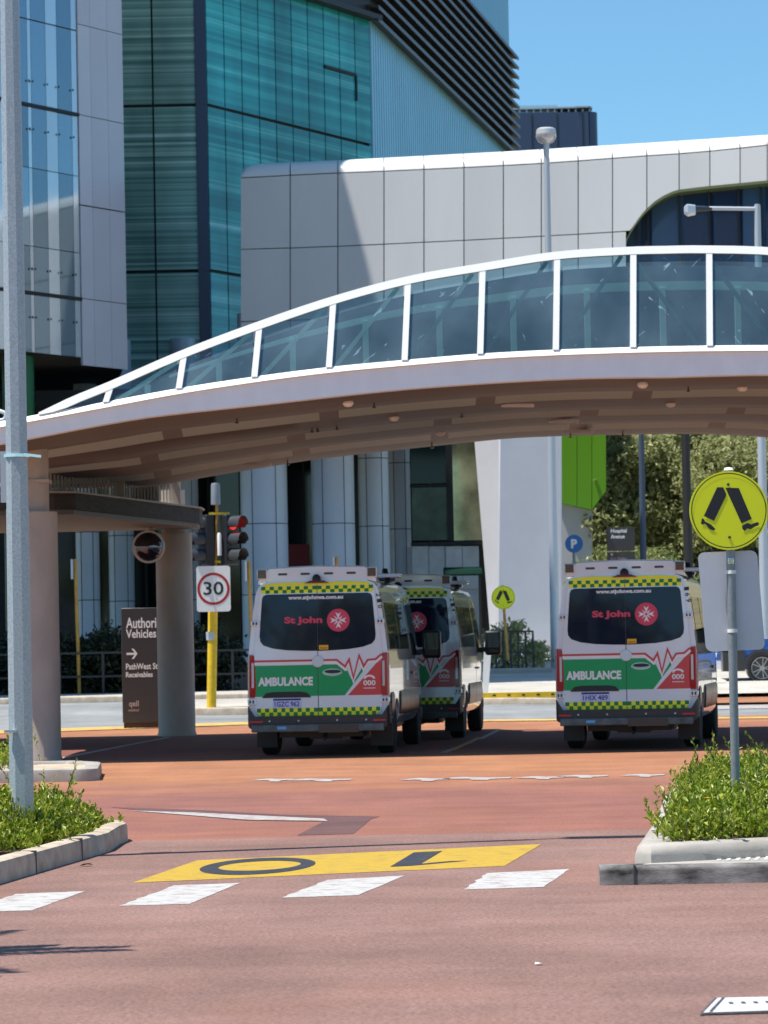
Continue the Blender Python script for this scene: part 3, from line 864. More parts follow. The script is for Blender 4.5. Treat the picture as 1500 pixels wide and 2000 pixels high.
# inner truss seen through the glass and the far screen behind it
def in_pt(x, f, n): return Vector((x, YN + n, zT(x) + .05 + (zA(x) - zT(x) - .12) * f))
mb = MB(); ins = [x for x in AX if zA(x) - zT(x) > .5]
mb.loft([[in_pt(x, .64, 1.0), in_pt(x, .73, 1.0), in_pt(x, .73, 1.08), in_pt(x, .64, 1.08)] for x in ins])
mb.build('inner_rail', M_truss, bridge)
for x in mull:
    xm = x + .52
    if zA(xm) - zT(xm) < .35: continue
    mb = MB(); mb.bar(in_pt(xm, -.03, 1.0), in_pt(xm, .66, 1.0), .085, .07, (0,1,0)); mb.build('inner_post', M_truss, bridge)
    s_ = 1 if x < CXB - .6 else -1
    xa, xb = (x + .05, x + 1.0)
    if s_ < 0: xa, xb = xb, xa
    mb = MB(); mb.bar(in_pt(xa, .0, .55), in_pt(xb, .97, .62), .06, .05, (0,1,0)); mb.build('diagonal_brace', M_truss, bridge)
M_screen = mat('dark_slate_screen', (.06,.12,.165), .4, noise=.25, nscale=.5)
mb = MB(); ins = [x for x in AX if zA(x) - zT(x) > .12]
mb.loft([[in_pt(x, -.12, 1.9), in_pt(x, .97, 1.9), in_pt(x, .97, 1.96), in_pt(x, -.12, 1.96)] for x in ins])
mb.build('rear_screen', M_screen, bridge)
# bridge columns (bridge stands on them; each is a thing)
def column(name, px, py, r, zt, label, neck=None):
    c_ = gnd(px, py); mb = MB()
    prof = [(r*1.05, 0), (r*1.05, .04), (r, .08), (r*.985, zt - .06 if not neck else neck)]
    if neck: prof += [(r*.9, neck + .03), (r*.60, neck + .05), (r*.60, zt)]
    else: prof += [(r*.985, zt)]
    rt = empty(name, c_); T(rt, label, 'column', 'columns carrying the bridge')
    mb.lathe(prof[:4], c_, 40); mb.build('shaft', M_column, rt, smooth=40)
    mb = MB()
    mb.lathe([(r*.64, prof[3][1]), (r*.64, zt)], c_, 28); mb.build('neck', M_column, rt, smooth=40)
    if neck:
        mb = MB(); mb.box((c_.x - r*.7, c_.y - r*.7, neck + .42), (c_.x + r*.7, c_.y + r*.7, neck + .47)); mb.build('flange', M_column, rt)
    return c_
cA = column('bridge_column', 75, 1487, .335, 4.55, 'beige front column of the bridge beside the steel pole', 3.62)
cB = column('bridge_column', 346, 1437, .34, 4.5, 'beige rear column of the bridge beside the brown sign', 3.70)

# ---- lower canopy at the left end
can = empty('side_canopy', (-5, 50, 0)); T(can, 'low side canopy with black bitumen edge under the bridge end', 'canopy')
cy0 = 50.0
c1, c2 = Vector((xat(142, cy0, 3.8), cy0)), Vector((xat(385, 56.6, 3.8), 56.6))
foot = [(-14, cy0), (c1.x - .3, cy0), (c1.x, cy0 + .15), (c2.x, c2.y), (c2.x, c2.y + .8), (-14, c2.y + .8)]
id3 = lambda u, v, n: Vector((u, v, n))
mb = MB(); mb.prism(foot, id3, 3.78, 3.86); mb.build('soffit_panel', M_soffit, can)
def grow(poly, d): return offset_poly(poly, -d)
mb = MB(); mb.prism(grow(foot, .05), id3, 3.862, 4.12); mb.build('bitumen_edge', M_bitumen, can)
mb = MB(); mb.prism(grow(foot, .09), id3, 4.122, 4.15); mb.build('edge_cap', M_column, can)
bal = empty('balustrade', (-4.6, 52, 4.15)); T(bal, 'beige slatted balustrade on top of the low side canopy', 'balustrade')
b0, b1 = Vector((xat(86, 49.6, 4.3), 50.3, 0)), Vector((xat(345, 56, 4.3), 56.2, 0))
mb = MB()
for k in range(38):
    p = b0.lerp(b1, (k + .5)/38); mb.box((p.x - .018, p.y - .02, 4.15), (p.x + .018, p.y + .02, 4.58))
mb.build('slats', M_column, bal)
mb = MB(); mb.bar(b0 + Vector((0,0,4.61)), b1 + Vector((0,0,4.61)), .08, .07); mb.build('top_rail', M_column, bal)
mb = MB(); mb.bar(b0 + Vector((0,0,4.17)), b1 + Vector((0,0,4.17)), .08, .04); mb.build('bottom_rail', M_column, bal)
for t in (.52, .985):
    p = b0.lerp(b1, t); mb = MB(); mb.box((p.x - .09, p.y - .08, 4.151), (p.x + .09, p.y + .08, 4.75)); mb.build('post', M_column, bal)
# hanging mirror dome beside the rear column
c_ = at(290, 1068, 56.2); dm = empty('dome_mirror', c_); T(dm, 'round convex traffic mirror hanging under the low canopy', 'mirror')
mb = MB(); mb.lathe([(.0, -.16), (.12, -.145), (.2, -.11), (.255, -.05), (.27, 0)], c_, 28, 'y'); mb.build('mirror_face', mat('dark_mirror', (.14,.15,.18), .06, .9), dm, smooth=180)
mb = MB(); mb.lathe([(.27, -.03), (.295, -.02), (.295, .03), (.0, .04)], c_, 28, 'y'); mb.build('rim', M_signwhite, dm, smooth=40)
mb = MB(); mb.box((c_.x + .02, c_.y + .042, c_.z), (c_.x + .1, c_.y + .1, 3.78)); mb.build('hanger', M_column, dm)

# ================================================================== BUILDINGS
# ---- left building: mirror glass and lilac panels
LA, LB = Vector((xat(-260, 90.0, 15), 90.0)), Vector((xat(241, 100, 15), 100.0))
ld = (LB - LA).normalized(); ll = (LB - LA).length; ln = Vector((ld.y, -ld.x))
def u_of(px, z=20):                              # distance along the face where picture column px meets it
    lo, hi = 0.0, ll
    for _ in range(50):
        mid = (lo + hi)/2; p = LA + ld*mid
        if p.x - xat(px, p.y, z) < 0: lo = mid
        else: hi = mid
    return lo
LF = lambda u, v, n=0.0: Vector((LA.x + ld.x*u + ln.x*n, LA.y + ld.y*u + ln.y*n, v))
def lz(px, py):
    u = u_of(px); p = LA + ld*u
    return at(px, py, p.y).z
zs_l = at(245, 709, 100).z
ZTOP = 38.0
lb = empty('glass_building', (LA.x, LA.y, 0)); T(lb, 'glass and lilac panel building filling the left of the picture', 'building')
mb = MB(); mb.prism([(LA.x, LA.y), (LB.x, LB.y), (LB.x - 1.7, LB.y + 14), (LA.x - 6, LB.y + 14)], id3, zs_l + .02, ZTOP - .1)
mb.build('core', M_seam, lb)
ug = u_of(147)
zlev = [zs_l, lz(147, 585), lz(147, 495), lz(147, 345), lz(147, 225), lz(147, 60), lz(147, -130), 33, ZTOP]
bounds = [u_of(p_) for p_ in (-255, -200, -150, -100, -60, -20, 12, 50, 57, 86, 108, 136, 147)]
mb = MB()
for i in range(len(bounds) - 1):
    for j in range(len(zlev) - 1):
        g_ = .03 if j in (0, 4, 6) else .012
        a_, b_ = bounds[i] + .008, bounds[i+1] - .008
        mb.hexa([LF(a_, zlev[j] + g_, .02), LF(b_, zlev[j] + g_, .02), LF(b_, zlev[j] + g_, .06), LF(a_, zlev[j] + g_, .06),
                 LF(a_, zlev[j+1] - g_, .02), LF(b_, zlev[j+1] - g_, .02), LF(b_, zlev[j+1] - g_, .06), LF(a_, zlev[j+1] - g_, .06)], (i + 0) % 2)
mb.build('curtain_wall', [M_skyglass, M_skyglass_pale], lb)
for z_ in (zlev[1], zlev[4]):
    mb = MB(); mb.hexa([LF(0, z_-.05, .061), LF(ug, z_-.05, .061), LF(ug, z_-.05, .14), LF(0, z_-.05, .14), LF(0, z_+.05, .061), LF(ug, z_+.05, .061), LF(ug, z_+.05, .14), LF(0, z_+.05, .14)])
    mb.build('transom', M_dark, lb)
pz = [zs_l - .25, lz(200, 590), lz(200, 410), lz(200, 235), lz(200, 60), lz(200, -120), 33, ZTOP]
pu = [ug + .02] + [u_of(p_) for p_ in (172, 205)] + [ll - .02]
mb = MB()
for i in range(3):
    for j in range(len(pz) - 1):
        a_, b_ = pu[i] + .006, pu[i+1] - .006
        g_ = .03 if j in (0, 2) else .012
        mb.hexa([LF(a_, pz[j]+g_, .02), LF(b_, pz[j]+g_, .02), LF(b_, pz[j]+g_, .10), LF(a_, pz[j]+g_, .10), LF(a_, pz[j+1]-.012, .02), LF(b_, pz[j+1]-.012, .02), LF(b_, pz[j+1]-.012, .10), LF(a_, pz[j+1]-.012, .10)])
mb.build('lilac_panels', M_lilac_clad, lb)
mb = MB()
for i in range(1, 12):
    for z_ in (zlev[1], zlev[4]):
        for dz in (-.75, .75):
            c_ = LF(bounds[i], z_ + dz, .12); mb = MB(); mb.box((c_.x - .022, c_.y - .022, c_.z - .03), (c_.x + .022, c_.y + .022, c_.z + .03)); mb.build('glazing_clamp', M_dark, lb)
# green columns and dark ground floor under it
for px, w in ((40, .9), (-70, .9)):
    c_ = Vector((xat(px, 97, 5), 97.0, terrain_z(97))); mb = MB(); mb.lathe([(w*.55, 0), (w*.55, zs_l - c_.z)], c_, 28)
    T(mb.build('green_column', M_darkgreen, loc=c_, smooth=40), 'dark green round column under the left glass building' if px > 0 else 'dark green round column outside the picture at left', 'column', 'green columns under the glass building')

ob = empty('shade_block', (-23, 74, 0)); T(ob, 'unseen grey clad block added at left to shade the fence and garden', 'building')  # out-of-frame block added to throw shade over the fence, kerb and garden
mb = MB(); mb.box((-32, 74, 0), (-16.2, 89, 60)); mb.build('shade_block_walls', M_bluegrey_clad, ob)
for k in range(14):
    mb = MB(); mb.box((-31, 73.93, 4 + k*4), (-17, 73.998, 6 + k*4)); mb.box((-16.198, 75, 4 + k*4), (-16.13, 88, 6 + k*4)); mb.build('shade_block_window_band', M_navyglass, ob)
# ---- teal tower
YA = 112.0
A0 = Vector((xat(150, YA, 20), YA)); A1 = Vector((xat(404, YA, 20), YA)); A2 = Vector((xat(727, 122, 20), 122.0))
Rx = Vector((xat(1003, 157, 20), 157.0))
tower = empty('teal_tower', (A1.x, A1.y, 0)); T(tower, 'tall teal glass tower with dark corner and sloping louvre band', 'building')
TT = 36.5
zb_t = 9.5
mb = MB(); mb.prism([(A0.x, YA + .12), (A1.x - .05, YA + .12), (A2.x - .1, A2.y + .12), (Rx.x - .1, Rx.y), (Rx.x - 8, Rx.y + 6), (A0.x, Rx.y)], id3, zb_t, TT)
mb.build('core', M_dark, tower)
def face(P, Q):
    d = (Q - P).normalized(); n_ = Vector((d.y, -d.x)); L_ = (Q - P).length
    return (lambda u, v, n=0.0: Vector((P.x + d.x*u + n_.x*n, P.y + d.y*u + n_.y*n, v))), L_
F1, l1 = face(A0, A1)
F2, l2 = face(A1, A2)
F3, l3 = face(A2, Rx)
def slab(mb, F_, u0, u1, v0, v1, n0, n1, m_=0):
    mb.hexa([F_(u0,v0,n0), F_(u1,v0,n0), F_(u1,v0,n1), F_(u0,v0,n1), F_(u0,v1,n0), F_(u1,v1,n0), F_(u1,v1,n1), F_(u0,v1,n1)], m_)
zf = [zb_t] + [at(320, y_, YA).z for y_ in (530, 206, -118, -440)] + [TT]
cw = at(404, 500, YA).x - at(383, 500, YA).x
zmid = []
for a_, b_ in zip(zf, zf[1:]): zmid += [a_, (a_+b_)/2]
mb = MB(); u_mid = xat(300, YA, 20) - A0.x
for a_, b_ in zip(zf, zf[1:]):
    for u0_, u1_ in ((0, u_mid - 1.6), (u_mid - 1.55, u_mid - .035), (u_mid + .035, l1 - cw)):
        slab(mb, F1, u0_, u1_, a_ + .06, b_ - .06, -.1, 0)
mb.build('sage_glass_front', M_sage, tower)
mb = MB(); slab(mb, F1, l1 - cw + .01, l1 + .02, zb_t, TT, -.1, .06)
for z_ in [q_ for q_ in zmid] : slab(mb, F1, l1 - cw, l1 + .03, z_ - .03, z_ + .03, .0, .075)
mb.build('corner_post', M_navyclad, tower)
mb = MB(); nb = 10
# floor line falls along the right face only through perspective: same heights
ub = [0.05 + (l2 - .05) * k / nb for k in range(nb + 1)]
for a_, b_ in zip(zf, zf[1:]):
    for k in range(nb):
        slab(mb, F2, ub[k] + .035, ub[k+1] - .035, a_ + .06, b_ - .06, -.1, .01)
mb.build('turquoise_glass_side', M_teal, tower)
zop = at(660, 148, 121).z
mb = MB(); slab(mb, F2, ub[7], ub[9], zop - .06, zop + .06, .012, .08); slab(mb, F2, ub[9] - .04, ub[9] + .04, zop - 1.0, zop, .012, .08)
mb.build('opening_frame', M_dark, tower)
zl0, zl1 = at(727, 38, 122).z, at(1003, 110, 157).z
mb = MB(); nr = 74
for k in range(nr):
    u0_ = l3 * k / nr; u1_ = l3 * (k + .62) / nr
    slab(mb, F3, u0_, u1_, zb_t, zl0, -.05, .07)
slab(mb, F3, 0, l3, zb_t, zl0, -.1, 0)
mb.build('ribbed_lower_wall', M_ribblue, tower)
mb = MB()
for k in range(nr):
    u0_ = l3 * k / nr; u1_ = l3 * (k + .62) / nr
    slab(mb, F3, u0_, u1_, zl1 + .1, TT, -.05, .07)
slab(mb, F3, 0, l3, zl1 + .1, TT, -.1, 0)
mb.build('ribbed_upper_wall', M_ribblue, tower)
mb = MB(); slab(mb, F3, -.1, l3 + .0, zl0, zl1 + .1, -.1, .02); mb.build('louvre_backing', M_dark, tower)
for k in range(11):
    z_ = zl0 + (zl1 - zl0) * k / 10
    mb = MB()
    mb.hexa([F3(-.3, z_ - .05, .02), F3(l3 + .35, z_ - .05, .02), F3(l3 + .35, z_ - .12, .42), F3(-.3, z_ - .12, .42),
             F3(-.3, z_ + .05, .02), F3(l3 + .35, z_ + .05, .02), F3(l3 + .35, z_ - .02, .42), F3(-.3, z_ - .02, .42)])
    mb.hexa([F3(-.3, z_ - .16, .421), F3(l3 + .35, z_ - .16, .421), F3(l3 + .35, z_ - .16, .46), F3(-.3, z_ - .16, .46),
             F3(-.3, z_ + .0, .421), F3(l3 + .35, z_ + .0, .421), F3(l3 + .35, z_ + .0, .46), F3(-.3, z_ + .0, .46)], 1)
    mb.build('louvre', [M_louvre, M_louvre_edge], tower)
# dark eave of the turquoise side where the louvre band turns the corner
mb = MB(); slab(mb, F2, -.05, l2 + .2, zl0 - .06, zl0 + .14, .02, .5); slab(mb, F2, 0, l2, zl0 + .14, zl0 + .9, .0, .06); mb.build('eave', M_louvre, tower)

# ---- undercroft below the tower
uc = empty('undercroft', (-4, 124, 0)); T(uc, 'dark glazed ground floor behind the round grey columns', 'building')
zg = terrain_z(110)
mb = MB(); mb.box((-24, 118, zg - .1), (6.0, 119, zb_t + 1.2)); mb.build('glass_wall', M_fritdark, uc)
mb = MB(); mb.box((-24, 100.6, zb_t - .02), (1.3, 118, zb_t + .5)); mb.build('ceiling', M_dark, uc)
for px in range(100, 900, 62):
    x = xat(px, 117.9, 4); mb = MB(); mb.box((x - .05, 117.86, zg), (x + .05, 117.99, zb_t)); mb.build('mullion', M_dark, uc)
mb = MB(); x0_, x1_ = xat(563, 117.8, 3), xat(606, 117.8, 3); mb.box((x0_, 117.7, zg), (x1_, 117.82, at(580, 1063, 117.8).z)); mb.build('red_door', mat('dark_red_door', (.25,.02,.03), .5), uc)
cols = [(172, 46, 108, 'shaded grey clad column left of the brown sign'), (238, 50, 112, 'shaded grey clad column right behind the brown sign'), (365, 50, 112, 'shaded grey clad column behind the traffic light'), (518, 92, 104, 'broad grey clad column right of the traffic light'), (653, 84, 105, 'broad grey clad column in the middle of the four'),
        (733, 60, 108, 'narrow grey clad column, third of the lit four'), (783, 44, 111, 'narrow grey clad column nearest the dark shop window')]
for px, w, Y, lab in cols:
    c_ = Vector((xat(px, Y, 4), Y, terrain_z(Y))); r_ = w / 2 * Y / FPX
    rt = empty('clad_column', c_); T(rt, lab, 'column', 'round grey columns under the teal tower')
    mb = MB()
    for j in range(5):
        h0, h1 = j*2.35, (j+1)*2.35 - .03
        mb.lathe([(r_, h0), (r_, h1)], c_, 36)
    mb.build('cladding', M_bluegrey_clad, rt, smooth=40)
    mb = MB(); mb.lathe([(r_*.97, 0), (r_*.97, zb_t - c_.z)], c_, 24)
    for t in (-2.05, -1.0):
        ca, sa = math.cos(t), math.sin(t)
        mb.box((c_.x + r_*1.0*ca - .012, c_.y + r_*sa - .012, c_.z), (c_.x + r_*ca + .012, c_.y + r_*sa + .012, zb_t - .1))
    mb.build('joints', M_seam, rt)
# shop window and fluted wall right of the columns
sw = empty('shop_front', (1.5, 110, 0)); T(sw, 'glazed shop front above a grey fluted wall beside the white pier', 'shop front')
Ys = 109.5
def rectpx(mb, x0_, y0_, x1_, y1_, Y, th, m_=0):
    a_ = at(x0_, y1_, Y); b_ = at(x1_, y0_, Y); mb.box((a_.x, Y, a_.z), (b_.x, Y + th, b_.z), m_)
mb = MB(); rectpx(mb, 803, 780, 876, 945, Ys, .1); mb.build('upper_window', mat('dark_teal_glass', (.006,.02,.024), .12, spec=.35), sw)
mb = MB(); rectpx(mb, 806, 951, 872, 1056, Ys, .1); mb.build('poster_window', mat('art_window', (.006,.007,.008), .12, spec=.3, col2=(.10,.17,.11), nscale=.55), sw)
mb = MB(); rectpx(mb, 800, 945.5, 880, 951, Ys - .05, .1); rectpx(mb, 874, 780, 881, 1056, Ys - .06, .1); rectpx(mb, 803, 1056.5, 940, 1066, Ys - .1, .3); mb.build('frame', M_dark, sw)
mb = MB(); rectpx(mb, 881, 780, 960, 1056, Ys - .02, .1); mb.build('mirror_window', mat('tree_reflection_glass', (.42,.40,.24), .12, .7, noise=.45, nscale=1.2), sw)  # mottled olive colour paints in a reflection of trees
mb = MB()
for k in range(4):
    x0_ = 806 + k*33; rectpx(mb, x0_, 1066.5, x0_ + 30, 1150, Ys + (k % 2)*.05, .3)
mb.build('fluted_wall', M_concrete, sw)
mb = MB(); rectpx(mb, 800, 1066, 934, 1300, Ys + .2, .5); mb.build('plinth', M_concrete, sw)

aw = MB(); a_, b_ = at(868, 1123, 100), at(940, 1106, 100)
aw.loft([[(x, 99.2, a_.z), (x, 99.3, a_.z + .12), (x, 100.6, b_.z), (x, 101.6, b_.z - .02), (x, 101.6, a_.z)] for x in (a_.x, b_.x)])
awr = empty('awning', (a_.x, 100, terrain_z(100))); T(awr, 'dark green awning seen over the half hidden ambulance', 'awning')
aw.build('canopy_sheet', mat('dark_green_canvas', (.003,.028,.018), .8, spec=.1), awr)
mb = MB()
for x in (a_.x + .08, b_.x - .08):
    mb.box((x - .04, 99.4, terrain_z(99)), (x + .04, 99.48, a_.z)); 
mb.build('frame', M_blackrail, awr)
# ---- white curved building
def Yw(px): return 102.0 - 6.2 * max(0, (px - 470)) / 1030 - .9 * (max(0, px - 900)/600)**2
top_w = [(470,334),(474,324),(481,317),(492,313.5),(510,312),(660,305),(1000,287),(1300,268.5),(1500,255),(1800,236)]
edge_w = [(470,348),(567,343),(660,338.5),(750,335),(906,328),(983,324),(1056,320),(1128,315),(1196,310),(1263,305),(1326,301),(1386,296),(1445,290),(1498,284),(1800,264)]
seam_w = [(470,487.5),(567,485),(660,481.5),(750,477.5),(906,470),(983,466),(1130,458),(1228,452),(1800,420)]
win_w = [(1222,470),(1230,452),(1240,437),(1252,420),(1263,408),(1277,395),(1292,385),(1310,376),(1326,371),(1386,364),(1500,353),(1800,333)]
seams = [470, 567, 660, 750, 828, 906, 983, 1057, 1129, 1196, 1263, 1326, 1386, 1445, 1498, 1548, 1596, 1642, 1686, 1728, 1768, 1800]
wb = empty('white_building', (5, 101, 0)); T(wb, 'white curved building with rounded roof edge behind the bridge', 'building')
def wp(px, py, back=0.0):
    p = at(px, py, Yw(px)); return Vector((p.x, p.y + back, p.z))
panels, rim, backing = MB(), MB(), MB()
def qstrip(mb, pxs, lo, hi, n0, n1):
    rows = []
    for p_ in pxs:
        a_, b_ = wp(p_, lo(p_)), wp(p_, hi(p_))
        rows.append([a_ + Vector((0,-n1,0)), b_ + Vector((0,-n1,0)), b_ + Vector((0,-n0,0)), a_ + Vector((0,-n0,0))])
    mb.loft(rows)
def sub(a_, b_, n_=3): return [a_ + (b_ - a_)*k/n_ for k in range(n_+1)]
for i in range(len(seams) - 1):
    a_, b_ = seams[i] + 1.0, seams[i+1] - 1.0
    pxs = sub(a_, b_, 4) if i else [471, 474, 480, 490, 510, 540, 566]
    e_ = lambda p_: interp(p_, edge_w) + 1.0
    s_ = lambda p_: interp(p_, seam_w) - 1.0
    s2 = lambda p_: interp(p_, seam_w) + 1.0
    if b_ < 1222:
        qstrip(panels, pxs, s_, e_, 0, .08)
        qstrip(panels, pxs, lambda p_: interp(p_, seam_w) + 140, s2, 0, .08)
        qstrip(panels, pxs, lambda p_: interp(p_, seam_w) + 330, lambda p_: interp(p_, seam_w) + 142, 0, .08)
    else:
        lo = lambda p_: min(interp(p_, seam_w) - 1.0, interp(p_, win_w))
        qstrip(panels, [q_ for q_ in sub(a_, b_, 10)], lo, e_, 0, .08)
        if a_ < 1222:
            qstrip(panels, sub(a_, 1222, 3), lambda p_: interp(p_, seam_w) + 140, s2, 0, .08)
    # rounded roof edge
    rows = []
    for p_ in pxs:
        q0 = wp(p_, interp(p_, edge_w) - 1.0); q1 = wp(p_, interp(p_, top_w)); h = q1.z - q0.z
        ln_ = []
        for k in range(7):
            t = math.pi/2*k/6
            ln_.append(Vector((q0.x, q0.y - .08 + 1.1*(1 - math.cos(t)), q0.z + h*math.sin(t))))
        ln_ += [Vector((q0.x, q0.y + 4, q0.z + h)), Vector((q0.x, q0.y + 4, q0.z)), Vector((q0.x, q0.y + .02, q0.z))]
        rows.append(ln_)
    rim.loft(rows)
panels.build('white_panels', M_white_clad, wb)
rim.build('rounded_roof_edge', M_roofedge, wb, smooth=40)
bpx = [471] + seams[1:]
rows = []
for p_ in [q_ for q_ in bpx if q_ < 1222] + [1221]:
    a_, b_ = wp(p_, 820, .01), wp(p_, interp(p_, edge_w), .01)
    rows.append([a_, b_, b_ + Vector((0, 4, 0)), a_ + Vector((0, 4, 0))])
backing.loft(rows)
rows = []
for p_ in sub(1222, 1800, 40):
    a_, b_ = wp(p_, min(interp(p_, seam_w), interp(p_, win_w)) - 1.0, .01), wp(p_, interp(p_, edge_w), .01)
    rows.append([a_, b_, b_ + Vector((0, 4, 0)), a_ + Vector((0, 4, 0))])
backing.loft(rows)
backing.build('seam_backing', M_joint, wb)
# curved window reveal and dark glazing
mb = MB(); rows = []
for p_, y_ in win_w:
    a_ = wp(p_, y_ + 1); rows.append([a_ + Vector((0,-.1,0)), a_ + Vector((0,-.1,-.07)), a_ + Vector((0,1.2,-.07)), a_ + Vector((0,1.2,0))])
mb.loft(rows); mb.build('window_reveal', mat('olive_window_trim', (.12,.15,.06), .5), wb)
mb = MB(); mm = MB()
wx = [1215, 1255, 1277, 1338, 1398, 1456, 1500, 1560, 1620, 1700, 1800]
for i in range(len(wx) - 1):
    rows = []
    for p_ in sub(wx[i], wx[i+1], 2):
        a_, b_ = wp(p_, 745, .7), wp(p_, interp(p_, win_w) - 8, .7); rows.append([a_, b_, b_ + Vector((0,.1,0)), a_ + Vector((0,.1,0))])
    mb.loft(rows, mat=[1,0,1,0,0,1,0,0,1,0][i])
    a_ = wp(wx[i], 745, .62); b_ = wp(wx[i], interp(wx[i], win_w) - 8, .62); mm.box((a_.x - .03, a_.y, a_.z), (a_.x + .03, a_.y + .08, b_.z))
mb.build('curved_window', [M_navyglass, M_navyglass2], wb)
mm.build('window_mullions', M_dark, wb)
# ---- white pier
def pier_pt(px, py, Y): return at(px, py, Y)
pr = MB(); Yp = 96.5
fr_ = [(977,840),(973,1298),(1062,1296),(1098,1296),(1098,840)]
f0 = [pier_pt(x_, y_, Yp) for x_, y_ in ((973,1299),(1098,1296),(1097,800),(976,800))]
sd = [pier_pt(962,1298,Yp+1.2), pier_pt(921,800,Yp+1.2)]
zg_ = terrain_z(Yp)
for v in f0[:2]: v.z = zg_ - .1
sd[0].z = zg_ - .1
bk = [Vector((f0[1].x, Yp+2.6, zg_-.1)), Vector((f0[2].x, Yp+2.6, f0[2].z))]
vs = [f0[0], f0[1], f0[2], f0[3], sd[0], sd[1], bk[0], bk[1]]
pr.add(vs, [(0,1,2,3), (4,0,3,5), (1,6,7,2), (6,4,5,7), (3,2,7,5), (0,4,6,1)])
T(pr.build('white_pier', M_pier, loc=Vector((f0[0].x, Yp, zg_)), bevel=.03), 'tall tapered white pier rising behind the middle ambulances', 'pier')

# ---- lime green box building
gb = empty('green_building', (5.5, 112, 0)); T(gb, 'lime green clad block hanging over a white wall beside the pier', 'building')
Yg = 111.0
def ppoly(mb, pxs, Y, th, m_=0):
    P = [at(x_, y_, Y) for x_, y_ in pxs]; k = len(P)
    mb.add(P + [p_ + Vector((0, th, 0)) for p_ in P], [tuple(range(k)), tuple(range(2*k-1, k-1, -1))] + [(i, k+i, k+(i+1) % k, (i+1) % k) for i in range(k)], m_)
mb = MB()
gx = [1085, 1127, 1156, 1184]
gbot = [(1085, 980), (1102, 983), (1156, 996), (1184, 958)]
for i in range(3):
    a_, b_ = gx[i] + .5, gx[i+1] - .5
    ppoly(mb, [(a_, 700), (b_, 700), (b_, interp(b_, gbot)), (a_, interp(a_, gbot))], Yg, .3)
mb.build('green_cladding', M_greenclad, gb)
mb = MB(); ppoly(mb, [(1085, 984), (1102, 984), (1157, 998), (1157, 1300), (1085, 1300)], Yg + .3, .3); mb.build('white_wall', M_pier, gb)
mb = MB(); a_ = at(1085, 960, Yg + .5); b_ = at(1180, 700, Yg + .5); mb.box((a_.x, Yg + .61, a_.z), (b_.x, Yg + 6, b_.z)); mb.build('block_core', M_seam, gb)

# ---- navy tower far behind
nt_ = empty('navy_tower', (14, 210, 0)); T(nt_, 'distant navy rooftop plant tower with a pale parapet rail', 'building')
Yn = 205.0
xa, xb = at(960, 250, Yn).x, at(1168, 250, Yn).x; zt_ = at(1100, 219, Yn).z
mb = MB()
rr = 2.2
foot = [(xa, Yn), (xb - .55, Yn)] + arc(xb - .6, Yn + .6, .6, -90, 0, 5) + [(xb, Yn + 9), (xa, Yn + 9)]
mb.prism(foot, id3, 5, zt_); mb.build('body', M_navyclad, nt_, smooth=40)
mb = MB()
for k in range(4):
    x = xa + (xb - xa) * (k + .6) / 4.2; mb.box((x - .03, Yn - .03, 8), (x + .03, Yn - .002, zt_ - .1))
mb.build('panel_joints', M_dark, nt_)
mb = MB(); mb.prism([(p_[0], p_[1]) for p_ in offset_poly(foot, .3)], id3, zt_ + .28, zt_ + .38)
for k in range(14):
    x = xa + .5 + (xb - xa - 1) * k / 13; mb.box((x - .05, Yn + .3, zt_), (x + .05, Yn + .4, zt_ + .28))
mb.build('parapet_rail', M_lightpost, nt_)
mb = MB(); mb.box((xa, Yn + .8, zt_ + .002), (xb - 2.6, Yn + 3, zt_ + .62)); mb.build('roof_glazing', mat('pale_roof_glazing', (.35,.5,.55), .2, .3), nt_)
# ================================================================== AMBULANCE
HB = 2.56
SIDE = [(.42,.95),(.52,1.0),(.70,1.018),(1.0,1.02),(1.40,1.018),(1.55,1.006),(1.8,.978),(2.1,.938),(2.32,.905),(2.42,.875),(2.49,.82),(2.53,.72),(2.555,.45),(2.56,.0)]
STN = [(0,1.0,HB),(.06,1.0,HB),(1.5,1.0,HB),(3.0,1.0,HB),(4.15,1.0,HB),(4.4,.995,2.50),(4.7,.985,2.20),(5.0,.97,1.80),(5.28,.955,1.38),(5.55,.93,1.20),(5.78,.89,1.06),(5.92,.82,.88)]
def lean_y(z): return .095 * max(0, z - .6) / 1.9
def half_w(z): return interp(z, SIDE)
def amb_section(y, w, H):
    pts = []
    for z, hw in SIDE:
        zz = z if z <= .7 else .7 + (z - .7) * (H - .7) / (HB - .7)
        yy = y + (lean_y(z) if y < .1 else 0)
        pts.append((hw * w, yy, zz))
    full = pts + [(-p[0], p[1], p[2]) for p in reversed(pts[:-1])]
    return full
def RP(x, z, n=0.0): return Vector((x, lean_y(z) - n, z))     # a point on the rear doors
def side_pt(y, z, n, s):
    a_ = half_w(z); b_ = half_w(z + .02); t = math.atan2(a_ - b_, .02)
    return Vector((s * (a_ + n * math.cos(t)), y, z + n * math.sin(t)))
amb = empty('ambulance', (0,0,0))
rows = [amb_section(*s_) for s_ in STN]
mb = MB(); mb.loft(rows)
bx = MB()
body = mb.build('body', M_white, amb, smooth=38)
cut = MB()
for yc in (1.12, 4.78):
    for s_ in (-1, 1):
        c0 = [(s_*.62, yc + .43*math.cos(t), .37 + .43*math.sin(t)) for t in [math.pi*2*k/28 for k in range(28)]]
        c1 = [(s_*1.3, p[1], p[2]) for p in c0]
        k = 28
        fs = [tuple(range(k)), tuple(range(2*k-1, k-1, -1))] + [(i, k+i, k+(i+1) % k, (i+1) % k) for i in range(k)]
        if s_ > 0: fs = [tuple(reversed(f)) for f in fs]
        cut.add(c0 + c1, fs)
cutter = cut.build('cutter', M_black)
